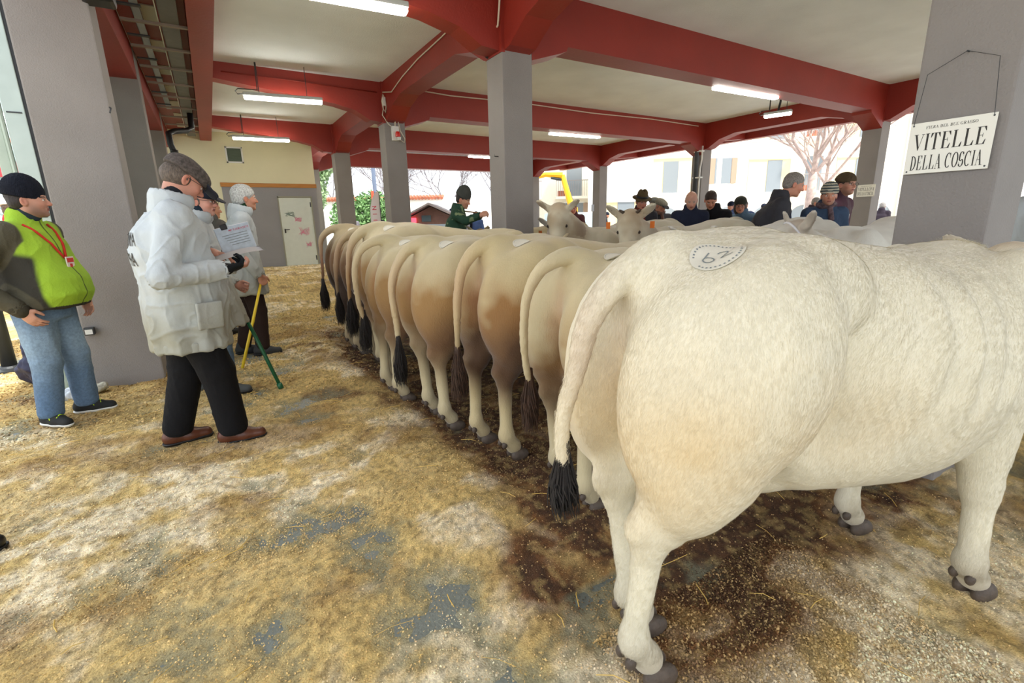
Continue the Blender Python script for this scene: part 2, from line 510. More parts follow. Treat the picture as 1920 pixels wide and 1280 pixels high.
strip_light(0.74, 13.42, 1.95, 13.34, 3.40, 'lit strip light in the side bay nearest the cream end wall')
strip_light(7.18, 5.46, 8.81, 5.40, 3.40, 'lit strip light under the large red beam, beside the near ceiling bay')
strip_light(7.17, 9.92, 8.66, 9.84, 3.40, 'lit strip light at the second crosswise beam, seen beyond the central column')
strip_light(7.20, 14.25, 8.50, 14.25, 3.40, 'small distant lit strip light peeping out beside the central column')
strip_light(3.75, 15.6, 3.75, 16.9, 3.30, 'distant strip light hanging beside the end wall corner')
strip_light(10.30, 6.55, 10.46, 6.05, 3.42, 'unlit looking short strip light on a thin pole near the street side', pole=True)

# ---------------------------------------------------------------- cables, junction box, services
t = empty('junction_box', (3.22, 9.385, 2.98), label='white junction box with red socket and looped cables high on the second middle column', cat='junction box')
MB().box((-.07, -.07, -.08), (.06, .01, .17), .008).build('box', WHITEP, t)
MB().lathe([(.0, 0), (.045, 0), (.045, .05), (.03, .09), (.0, .09)], seg=14).build('red_socket', REDP, t, loc=(.02, -.10, -.02))
MB().lathe([(.0, 0), (.03, 0), (.04, .05), (.0, .06)], seg=14).build('plug', WHITEP, t, loc=(.03, -.12, -.08))
MB().tube([(-.18, -.03, .50), (-.22, -.02, .35), (-.12, -.03, .2), (-.02, -.05, .12)], .009, 6).tube([(.0, -.02, .17), (.02, -.02, .38), (-.15, -.02, .44)], .012, 6).tube(
    [(.0, -.04, .17), (.03, -.04, .42), (.10, -.03, .50), (.18, -.03, .46), (.17, -.03, .38), (.06, -.03, .3), (.09, -.04, .1), (.17, -.04, -.04), (.16, -.03, -.1), (.06, -.05, -.06)], .011, 6).build('cable_loop', CABLE, t, smooth=True)
t = empty('cable_clamp', (3.02, 9.30, 3.55), label='bundle of cable connectors hanging at the red head of the second middle column', cat='cable')
MB().tube([(0, 0, .12), (-.03, 0, .0), (-.02, -.02, -.13), (.02, -.02, -.2), (.04, -.02, -.06), (.0, -.02, .1)], .010, 6).build('loop', CABLE, t, smooth=True)
MB().box((-.02, -.04, -.08), (.03, .0, .06), .006).build('connector', WHITEP, t)
def cable(pts, r, label, m=CABLE):
    tag(MB().tube(pts, r, 6).build('cable', m, smooth=True), label, 'cable', 'cables clipped to the red beams')
cable([(3.02, 9.3, 3.7), (3.045, 8.9, 3.62), (3.045, 8.3, 3.72), (3.045, 7.6, 3.79), (3.045, 6.7, 3.82), (3.045, 6.05, 3.86), (3.045, 5.5, 3.88)], .010, 'pale cable along the lengthwise beam between the two middle columns')
cable([(3.01, 5.06, 3.9), (2.99, 5.02, 3.75), (2.98, 5.03, 3.60), (3.0, 5.1, 3.46), (3.0, 5.2, 3.42)], .011, 'pale cable dropping past the red head of the central column')
cable([(3.4, 9.385, 3.84), (4.4, 9.385, 3.80), (6, 9.385, 3.83), (8, 9.385, 3.80), (10, 9.385, 3.83), (11.8, 9.385, 3.80)], .011, 'pale cable running along the top of the second crosswise beam')
cable([(0.5, 9.43, 3.76), (1.5, 9.43, 3.75), (2.95, 9.43, 3.72)], .010, 'thin red painted conduit along the tapered side beam', RED)
cable([(3.0, 5.36, 3.44), (2.99, 5.38, 3.30), (2.985, 5.40, 3.24), (3.0, 5.36, 3.2), (3.01, 5.34, 3.40)], .010, 'loop of dark cable beside the red head of the central column', DKMET)
tag(MB().tube([(3.035, 5.22, 2.13), (2.98, 5.22, 2.13), (2.98, 5.22, 2.16)], .006, 6).build('wall_hook', DKMET), 'small metal hook on the narrow face of the central column', 'hook')
t = empty('wall_speaker', (-.50, 5.36, 3.16), label='black loudspeaker with a small label at the top of the big plastered pillar', cat='speaker')
MB().box((-.10, -.10, -.04), (.12, .12, .26), .03).build('case', BLACKP, t)
MB().box((-.04, -.104, -.02), (.05, -.098, .01)).build('rating_label', WHITEP, t)
t = empty('wall_socket', (-1.01, 5.395, .54), label='small grey socket low on the big plastered pillar', cat='socket')
MB().box((-.04, -.05, -.03), (.03, .005, .035), .006).build('socket_box', DKMET, t)
MB().box((-.03, -.056, -.02), (.02, -.05, .02)).build('socket_face', WHITEP, t)
tag(MB().tube([(-.556, 5.36, 2.36), (-.545, 5.33, 2.35), (-.555, 5.31, 2.31)], .006, 6).build('wall_hook', DKMET), 'small metal hook on the edge of the big plastered pillar', 'hook')

# ladder tray, ducts and cross rods of the services strip
t = empty('cable_tray', (-.36, 4, 3.74), label='long grey galvanised cable tray under the edge of the ceiling', cat='cable tray')
MB().box((-.03, -3.2, 0), (.05, 8.6, .03)).box((-.03, -3.2, 0), (-.025, 8.6, .07)).build('tray', mat('tray_grey', srgb(150, 158, 165), .5, metal=.3), t)
for i in range(12): MB().box((-.16, -2.9 + i, -.015), (.07, -2.84 + i, .0)).build('bracket', DKMET, t)
tag(MB().box((-.14, 0.7, 3.69), (.04, 15.6, 3.882), .01).build('air_duct', mat('duct_grey', srgb(96, 94, 90), .6, var=.15)), 'long dark grey duct along the edge beam, next to the cable tray', 'duct')
tag(MB().box((-.165, 0.7, 3.71), (-.155, 15.6, 3.75)).build('conduit', WHITEP), 'thin white conduit along the side of the dark grey duct', 'conduit')
for i in range(16):
    y = 0.9 + i * .93
    tag(MB().box((-.52, y, 3.665), (.13, y + .05, 3.69)).build('cross_rod', mat('rod', srgb(128, 112, 98), .6)), 'brown grey cross bar under the dark duct beside the edge beam', 'bracket', 'cross bars under the duct')
for i in range(12):
    y = 1.3 + i * 1.24
    tag(MB().box((-.32, y, 3.872), (-.17, y + .5, 3.905)).build('ceiling_panel', mat('ceiling_light_panel', srgb(205, 200, 180), .6)), 'small cream panel in the red ceiling strip beside the duct', 'panel', 'cream panels in the red ceiling strip')
MB().box((-.56, 0.62, 3.885), (.12, 15.9, 3.902)).build('ceiling_strip', RED, kind='structure')
t = empty('drain_pipe', (-.42, 12.2, 3.0), label='black drain pipe bending down beside the cream end wall', cat='pipe')
MB().tube([(.42, .4, .92), (.40, .4, .42), (.30, .35, .34), (.10, .1, .28), (0, 0, .22), (-.0, 0, .02), (.03, 0, -.10), (.06, 0, -.16)], .055, 12).build('bend', BLACKP, t, smooth=True)
MB().lathe([(0.05, 0), (.07, 0), (.07, .05), (.05, .05)], (.04, 0, -.14), 14).build('collar', BLACKP, t, smooth=True)

# pipes on the street-side column
t = empty('downpipe', (11.99, 9.5, 0), label='dark rainwater pipe with a white conduit on the street side column', cat='pipe')
MB().tube([(-.03, 0, 0), (-.03, 0, 3.3), (-.03, 0, 3.34)], .06, 12).build('pipe', DKMET, t, smooth=True)
MB().tube([(-.02, -.13, 0), (-.02, -.13, 2.7), (-.02, -.17, 2.95), (-.02, -.17, 3.3)], .022, 8).build('white_conduit', WHITEP, t, smooth=True)
for z in (1.2, 2.45, 3.15): MB().box((-.08, -.20, z), (.03, .07, z + .035)).build('clip', WHITEP, t)
tag(MB().box((12.08, 13.95, 1.68), (12.095, 14.10, 1.92)).build('notice', mat('notice', srgb(205, 215, 235), .6)), 'small blank looking paper notice on the far street side column', 'notice')

# roller-door frame beside the big pillar
t = empty('door_frame_track', (-1.12, 5.62, 0), label='pale green galvanised door track beside the big plastered pillar', cat='door frame')
MB().box((-.0, -.05, 0), (.05, .05, 3.9)).build('rubber_seal', BLACKP, t)
MB().box((-.13, -.06, 0), (.0, .04, 3.9), .006).build('track', GALV, t)
MB().box((-.235, -.04, 0), (-.165, .02, 3.9), .006).tube([(-.148, -.05, 0), (-.148, -.05, 3.9)], .016, 8).build('rail', mat('pale_green_steel', srgb(170, 184, 172), .5, metal=.2, var=.08), t)
mm = MB()
for z in (.7, 1.5, 2.3, 3.0): mm.box((-.11, -.068, z), (-.02, -.058, z + .010))
mm.build('latch', DKMET, t)
t = empty('bollard_post', (-1.98, 6.82, 0), label='dark grey steel post on a round base plate behind the man in the green vest', cat='post')
MB().tube([(0, 0, 0), (0, 0, 2.6)], .062, 16).build('post', DKMET, t, smooth=True)
MB().lathe([(.0, 0), (.17, 0), (.17, .02), (.09, .03), (.08, .05), (.0, .05)]).build('base_plate', DKMET, t)

# ---------------------------------------------------------------- hand-drawn roman letters for the signs
def arc(cx, cy, rx, ry, a0, a1, n=14): return [(cx + rx * math.cos(math.radians(a0 + (a1 - a0) * i / n)), cy + ry * math.sin(math.radians(a0 + (a1 - a0) * i / n))) for i in range(n + 1)]
def stroke(path, w):   # variable width: thick when the stroke runs vertically
    out = []
    for i in range(len(path) - 1):
        (x0, y0), (x1, y1) = path[i], path[i + 1]
        L = math.hypot(x1 - x0, y1 - y0) or 1; nx, ny = -(y1 - y0) / L, (x1 - x0) / L
        q = abs(y1 - y0) / L; t = .022 + (w - .022) * q * q
        ex, ey = (x1 - x0) / L * .008, (y1 - y0) / L * .008
        out.append([(x0 - ex - nx * t, y0 - ey - ny * t), (x1 + ex - nx * t, y1 + ey - ny * t), (x1 + ex + nx * t, y1 + ey + ny * t), (x0 - ex + nx * t, y0 - ey + ny * t)])
    return out
def rc(x0, y0, x1, y1): return [(x0, y0), (x1, y0), (x1, y1), (x0, y1)]
TH = .075
def glyph(c):
    T = TH; s = .03
    st = lambda x: [rc(x - T, 0, x + T, 1), rc(x - T - .07, 0, x + T + .07, s), rc(x - T - .07, 1 - s, x + T + .07, 1)]
    if c == 'I': return st(.2), .4
    if c == 'L': return st(.2) + [rc(.1, 0, .66, s), [(.66, 0), (.70, .28), (.66, .28), (.52, .03)]], .74
    if c == 'E': return st(.2) + [rc(.1, 0, .66, s), rc(.1, 1 - s, .64, 1), rc(.2, .5, .48, .53), rc(.46, .4, .49, .63), [(.64, 0), (.70, .28), (.66, .28), (.52, .03)], [(.50, .97), (.64, .75), (.67, .75), (.64, 1)]], .74
    if c == 'F': return st(.2) + [rc(.1, 1 - s, .64, 1), rc(.2, .5, .48, .53), rc(.46, .4, .49, .63), [(.50, .97), (.64, .72), (.67, .72), (.64, 1)]], .70
    if c == 'T': return [rc(.35 - T, 0, .35 + T, 1), rc(.2, 0, .5, s), rc(.03, 1 - s, .67, 1), [(.03, 1), (.0, .72), (.04, .72), (.18, .97)], [(.67, 1), (.70, .72), (.66, .72), (.52, .97)]], .72
    if c == 'V': return [[(.06, 1), (.22, 1), (.45, .2), (.38, 0)], [(.38, 0), (.42, .05), (.70, 1), (.66, 1)], rc(0, 1 - s, .32, 1), rc(.56, 1 - s, .78, 1)], .76
    if c == 'A': return [[(.30, 1), (.40, 1), (.70, 0), (.54, 0), (.30, .85)], [(.33, 1), (.36, .95), (.12, 0), (.08, 0)], rc(.15, .33, .55, .36), rc(0, 0, .24, s), rc(.46, 0, .80, s)], .80
    if c in 'OC':
        p = arc(.38, .5, .30, .49, 50, 310) if c == 'C' else arc(.38, .5, .30, .49, 0, 360, 22)
        g = stroke(p, TH)
        if c == 'C': g += [[(.60, .66), (.64, .66), (.64, 1), (.61, 1)], [(.56, .8), (.64, .68), (.64, .9)]]
        return g, .76
    if c == 'D': return st(.2) + stroke([(.2, .985)] + arc(.30, .5, .36, .485, 90, -90, 16) + [(.2, .015)], TH), .78
    if c == 'S': return stroke(arc(.30, .74, .20, .245, 20, 180, 9) + arc(.32, .5, .22, .12, 200, 250, 3) + arc(.30, .26, .23, .245, 60, -160, 12), .075) + [rc(.50, .7, .53, .98), rc(.06, .02, .09, .32)], .62
    if c == 'R': return st(.2) + stroke([(.2, .985)] + arc(.36, .75, .22, .235, 90, -90, 10) + [(.2, .515)], TH) + [[(.34, .52), (.48, .52), (.72, 0), (.58, 0)]], .76
    if c == 'B': return st(.2) + stroke([(.2, .985)] + arc(.36, .76, .19, .225, 90, -90, 10) + [(.2, .53)], TH) + stroke([(.2, .53)] + arc(.36, .27, .24, .255, 90, -90, 10) + [(.2, .015)], TH), .72
    if c == 'P': return st(.2) + stroke([(.2, .985)] + arc(.36, .72, .22, .265, 90, -90, 10) + [(.2, .455)], TH), .68
    if c == 'N': return [rc(.10, 0, .13, 1), rc(.0, 0, .23, s), rc(.66, 0, .69, 1), rc(.56, 1 - s, .79, 1), rc(0, 1 - s, .2, 1), [(.08, 1), (.24, 1), (.69, .0), (.64, 0)]], .82
    if c == 'U': return [rc(.13, .3, .27, 1), rc(.04, 1 - s, .36, 1), rc(.60, .3, .63, 1), rc(.52, 1 - s, .71, 1)] + stroke(arc(.40, .28, .21, .27, 180, 360, 10), .06), .76
    if c == 'M': return [rc(.10, 0, .13, 1), rc(.0, 0, .22, s), rc(.72, 0, .88, 1), rc(.64, 0, .98, s), rc(0, 1 - s, .2, 1), rc(.72, 1 - s, .98, 1), [(.10, 1), (.26, 1), (.50, .15), (.44, 0)], [(.44, 0), (.48, .06), (.76, 1), (.72, 1)]], 1.0
    if c == 'G': return stroke(arc(.38, .5, .30, .49, 50, 330), TH) + [rc(.56, .05, .70, .40), rc(.48, .38, .78, .41), [(.60, .66), (.64, .66), (.64, 1), (.61, 1)]], .80
    return [], .3
def roman(name, word, w, h, m, M, parent):
    polys = []; x = 0
    for c in word:
        g, a = glyph(c)
        polys += [[(px + x, py) for px, py in p] for p in g]; x += a + .05
    bm = bmesh.new()
    for n_, p in enumerate(polys):
        vs = [bm.verts.new((px / x * w - w / 2, py * h - h / 2, .0006 + .00001 * (n_ % 7))) for px, py in p]
        bm.faces.new(vs)
    me = bpy.data.meshes.new(name); bm.to_mesh(me); bm.free(); me.transform(M)
    return link(name, me, m, parent)
INK = mat('sign_ink', srgb(48, 44, 40), .6)
SIGNM = mat('sign_board', srgb(240, 238, 226), .25, spec=.6)
# local sign frame: x to the reader's right, y up, z out of the board; boards face -X
def facing_minus_x(): return Matrix(((0, 0, -1, 0), (-1, 0, 0, 0), (0, 1, 0, 0), (0, 0, 0, 1)))
def sign(loc, w, h, tilt, lines, label, wire=None):
    t = empty('hanging_sign', loc, label=label, cat='sign')
    R = facing_minus_x() @ Matrix.Rotation(tilt, 4, 'Z')
    b = MB().box((-w / 2, -h / 2, -.004), (w / 2, h / 2, 0), .0015).build('board', SIGNM, t); b.data.transform(R)
    rm = MB()
    for sx in (-1, 1):
        for sy in (-1, 1): rm.lathe([(0, 0), (.004, 0), (.003, .002), (0, .002)], (sx * (w / 2 - .012), sy * (h / 2 - .012), 0), 8)
    rm = rm.build('rivet', DKMET, t); rm.data.transform(R)
    for (txt, cy, ww, hh) in lines:
        roman('lettering', txt, ww, hh, INK, R @ Matrix.Translation((0, cy, 0)), t)
    if wire:
        q = MB().tube([(-w / 2 + .012, h / 2 - .01, .002), wire[0], wire[1]], .0013, 5).tube([(w / 2 - .012, h / 2 - .01, .002), wire[2], wire[1]], .0013, 5).tube([wire[1], (wire[1][0], wire[1][1], -.014)], .004, 6).build('wire', DKMET, t)
        q.data.transform(R)
    return t
sign((3.012, .982, 1.682), .315, .235, 0.0, [('FIERA DEL BUE GRASSO', .092, .19, .013), ('VITELLE', .027, .272, .075), ('DELLA COSCIA', -.067, .272, .066)],
     'white enamel sign reading VITELLE DELLA COSCIA hung by wire on the close grey column', ((-.125, .33, .002), (.01, .395, .004), (.125, .345, .002)))
sign((12.085, 5.20, 1.855), .34, .245, 0.0, [('FIERA DEL BUE GRASSO', .09, .2, .014), ('VITELLONI', .03, .30, .065), ('DELLA COSCIA', -.06, .30, .065)],
     'small distant white sign on a street side column, reading DELLA COSCIA')
# ---------------------------------------------------------------- sawdust litter
def litter(x, y):
    """height of the sawdust over the concrete"""
    P = np.stack([x, y, np.zeros_like(x)], -1)
    a = vnoise(P, 0.9, 1, 3); b = vnoise(P, 5.0, 5, 3); c = vnoise(P, 26.0, 9, 2); d = vnoise(P * [1, 1, 1], 2.2, 21, 2)
    h = 0.0175 + 0.052 * (a - .42) + 0.050 * (b - .5) + 0.016 * (c - .5) + 0.03 * (d - .5)
    # bank of litter heaped behind the line of hooves
    lx = 0.95 + 0.10 * np.sin(y * 1.7)
    h += 0.022 * np.exp(-((x - lx) / .25) ** 2) * (y > 1.2)
    h += 0.02 * sstep(7.0, 10, y)
    h -= 0.012 * np.exp(-(((x - .2) / .5) ** 2 + ((y - 1.9) / .35) ** 2))
    h += 0.014 * np.exp(-(((x - .42) / .28) ** 2 + ((y - 1.15) / .22) ** 2))
    return np.maximum(h, -0.012)

def dung(x, y):
    P = np.stack([x, y, np.zeros_like(x)], -1)
    n = vnoise(P, 1.3, 33, 3); n2 = vnoise(P, 6.0, 35, 3)
    edge = 1.06 - .12 * sstep(3.5, 6, y) + 0.25 * (n - .5)
    m = sstep(edge - .10, edge + .22, x) * (1 - sstep(2.9, 3.2, x)) * (1 - sstep(6.0, 7.2, y + .8 * (n2 - .5))) * sstep(0.9, 1.35, y + .15 * x)
    m2 = np.exp(-(((x - 1.42) / .42) ** 2 + ((y - .85) / .20) ** 2)) * 1.0
    m3 = np.exp(-(((x - .95) / .16) ** 2 + ((y - 1.28) / .3) ** 2)) * 1.1
    m = np.clip(np.maximum(np.maximum(m, m2), m3), 0, 1)
    m = m * (.55 + .9 * sstep(.3, .62, n2))
    m = np.maximum(m, .55 * sstep(.60, .72, n) * sstep(.42, .6, n2) * (y < 6))
    return np.clip(m, 0, 1)

def litter_col(x, y, fine=True):
    P = np.stack([x, y, np.zeros_like(x)], -1)
    pale = np.array(srgb(240, 224, 190)); tan = np.array(srgb(208, 180, 116)); ochre = np.array(srgb(150, 114, 58)); brn = np.array(srgb(116, 78, 42)); drk = np.array(srgb(62, 40, 26))
    Q = np.stack([x * .8 + y * .5, y * .9 - x * .5, np.zeros_like(x)], -1)
    n1 = vnoise(Q * [1.0, 1.9, 1], 1.2, 41, 4); n2 = vnoise(P, 9.0, 43, 3); n3 = vnoise(P, 45.0, 47, 2)
    a = sstep(.50, .66, .62 * n1 + .38 * n2)[..., None]
    heap = np.exp(-(((x - 1.42) / .42) ** 2 + ((y - .36) / .24) ** 2)) + .7 * np.exp(-(((x + .3) / .9) ** 2 + ((y - 2.9) / .7) ** 2)) + .6 * np.exp(-(((x - 1.95) / .4) ** 2 + ((y - .60) / .35) ** 2))
    a = np.clip(a + (heap * .75 * sstep(.3, .6, n2))[..., None], 0, 1)
    c = tan * (1 - a) + pale * a
    o = (sstep(.54, .68, vnoise(P, 2.4, 51, 4)) * .65)[..., None]
    c = c * (1 - o) + ochre * o
    d = dung(x, y)[..., None]
    c = c * (1 - np.clip(d * 1.6, 0, 1)) + brn * np.clip(d * 1.6, 0, 1)
    d2 = sstep(.55, 1.0, d); c = c * (1 - d2 * .7) + drk * d2 * .7
    if fine:
        s = (.60 + .80 * n3)[..., None]; c = c * s
        g = (sstep(.52, .66, vnoise(P, 30.0, 57, 2)) * .35)[..., None]; c = c * (1 - g) + tan * g
        w = (sstep(.60, .72, vnoise(P, 60.0, 53, 1)))[..., None] * .5
        c = c * (1 - w * .75)
    return c

def axis(segs):
    out = [segs[0][0]]
    for (a, b, s) in segs:
        n = max(1, int(round((b - a) / s))); out += list(a + (b - a) * (np.arange(n) + 1) / n)
    return np.array(out)
gx = axis([(-7, -3, .12), (-3, -1.6, .03), (-1.6, 3.0, .012), (3.0, 4.5, .03), (4.5, 13.8, .12)])
gy = axis([(-1.0, 0.1, .06), (0.1, 3.2, .012), (3.2, 6.5, .02), (6.5, 9, .05), (9, 15.96, .12)])
GX, GY = np.meshgrid(gx, gy, indexing='ij')
H = litter(GX, GY)
thin = H < 0.0
HZ = base_z(GX, GY) + H
V = np.stack([GX.ravel(), GY.ravel(), HZ.ravel()], 1)
C = litter_col(GX.ravel(), GY.ravel())
wet = np.array(srgb(128, 130, 108))
tk = sstep(.018, .001, H.ravel())[:, None] * .75
C = C * (1 - tk) + wet * tk
LITM = mat('sawdust', vcol=True, rough=.9, var=.22, vscale=120, bump=.006, bscale=160)
tag(link('sawdust', mesh_np('sawdust', V, gridF(len(gx), len(gy)), True, C), LITM), 'thick layer of yellow sawdust and trampled litter over the concrete floor', 'sawdust', kind='stuff')

def ground_z(x, y): 
    x = np.atleast_1d(np.asarray(x, float)); y = np.atleast_1d(np.asarray(y, float))
    return np.maximum(litter(x, y), 0) + base_z(x, y)

# loose shavings: small curled flakes
def flakes(n, xr, yr, smin, smax, seed):
    r = np.random.RandomState(seed)
    x = r.uniform(*xr, n); y = r.uniform(*yr, n)
    hgt = litter(x, y); ok = (hgt > -.004) | (r.rand(n) < .25)
    x, y, hgt = x[ok], y[ok], hgt[ok]; n = len(x)
    z = np.maximum(hgt, 0) + base_z(x, y) + r.uniform(0, .005, n)
    s = r.uniform(smin, smax, n); asp = r.uniform(.35, .9, n)
    yaw = r.uniform(0, 2 * np.pi, n); pit = r.normal(0, .45, n); rol = r.normal(0, .45, n)
    ux = np.stack([np.cos(yaw) * np.cos(pit), np.sin(yaw) * np.cos(pit), np.sin(pit)], 1)
    vx = np.stack([-np.sin(yaw) * np.cos(rol), np.cos(yaw) * np.cos(rol), np.sin(rol)], 1)
    c = np.stack([x, y, z], 1)
    up = np.array([0, 0, 1.0])
    V = []
    for (a, b, u) in ((-.5, -.5, 0), (0, -.5, .22), (.5, -.5, 0), (.5, .5, 0), (0, .5, .22), (-.5, .5, 0)):
        V.append(c + ux * (a * s)[:, None] + vx * (b * s * asp)[:, None] + up * (u * s)[:, None])
    V = np.stack(V, 1).reshape(-1, 3)
    k = (np.arange(n) * 6)[:, None]
    F = np.concatenate([k + [0, 1, 4, 5], k + [1, 2, 3, 4]])
    col = litter_col(x, y, False)
    pk = (r.rand(n) < .30)[:, None] * .65; col = col * (1 - pk) + np.array(srgb(214, 180, 122)) * pk
    col = col * r.uniform(.6, 1.4, n)[:, None]
    return V, F, np.repeat(np.clip(col, 0, .95), 6, 0)
parts = [flakes(60000, (-1.5, 2.9), (.25, 2.3), .003, .0075, 1), flakes(60000, (-1.9, 1.9), (2.0, 4.4), .0035, .009, 2), flakes(26000, (.9, 1.9), (.2, 1.0), .0035, .010, 3), flakes(30000, (-2.5, 1.6), (4.2, 8.5), .008, .02, 4)]
off = 0; VV = []; FF = []; CC = []
for (v_, f_, c_) in parts: VV.append(v_); FF.append(f_ + off); CC.append(c_); off += len(v_)
tag(link('wood_shavings', mesh_np('wood_shavings', np.concatenate(VV), np.concatenate(FF), False, np.concatenate(CC)), mat('shavings', vcol=True, rough=.8)), 'loose pale wood shavings strewn over the sawdust floor', 'wood shavings', kind='stuff')

# straw stalks
r = random.Random(3)
STRAW = mat('straw', srgb(214, 178, 92), .6, var=.15, vscale=30)
mm = MB()
for i in range(170):
    x, y = r.uniform(-1.4, 2.8), r.uniform(.3, 5.2)
    L = r.uniform(.05, .16); a = r.uniform(0, 6.28)
    z = float(ground_z(x, y)[0]) + .006
    pts = [(x - L / 2 * math.cos(a), y - L / 2 * math.sin(a), z), (x, y, z + r.uniform(.002, .012)), (x + L / 2 * math.cos(a + .25), y + L / 2 * math.sin(a + .25), z + .004)]
    mm.tube(pts, r.uniform(.0010, .0022), 4)
tag(mm.build('straw_stalks', STRAW), 'scattered yellow straw stalks lying on the sawdust', 'straw', kind='stuff')
# ---------------------------------------------------------------- cattle
from mathutils.bvhtree import BVHTree
HIDE = mat('cow_hide', vcol=True, rough=.75, var=.06, vscale=9, bump=.0024, bscale=210, stretch=(.45, 1, .30), sheen=.25, sss=0)
HOOFM = mat('hoof_horn', srgb(84, 72, 62), .6, var=.3, vscale=30, bump=.002, bscale=120)
TUFTM = mat('tail_hair', srgb(34, 28, 26), .7, var=.4, vscale=30, stretch=(6, 6, 1), bump=.004, bscale=90)
EARM = mat('ear_tag', srgb(226, 120, 40), .5)
PAPERM = mat('sticker_paper', srgb(226, 222, 206), .6)
INKG = mat('sticker_ink', srgb(130, 138, 140), .6)
EYEM = mat('eye_dark', srgb(38, 26, 20), .3)
HALT = mat('red_halter', srgb(150, 40, 34), .7)
HALTW = mat('white_halter', srgb(232, 232, 238), .6)

def displace(me, fn):
    n = len(me.vertices); co = np.empty(n * 3, np.float32); no = np.empty(n * 3, np.float32)
    me.vertices.foreach_get('co', co); me.vertices.foreach_get('normal', no)
    co = co.reshape(-1, 3); no = no.reshape(-1, 3)
    co = co + no * fn(co, no)[:, None]
    me.vertices.foreach_set('co', co.astype(np.float32).ravel()); me.update()

def shear(p, off):
    w = min(max((.86 - p[2]) / .56, 0), 1)
    return (p[0] + off[0] * w, p[1] + off[1] * w, p[2])

def resample(pts, n):
    P = np.array(pts, float); P = np.concatenate([[2 * P[0] - P[1]], P, [2 * P[-1] - P[-2]]])
    out = []
    for u in np.linspace(0, len(pts) - 1 - 1e-6, n):
        i = int(u); t = u - i; a, b, c, d = P[i:i + 4]
        out.append(.5 * (2 * b + (c - a) * t + (2 * a - 5 * b + 4 * c - d) * t * t + (3 * b - a - 3 * c + d) * t ** 3))
    return [tuple(map(float, q)) for q in out]

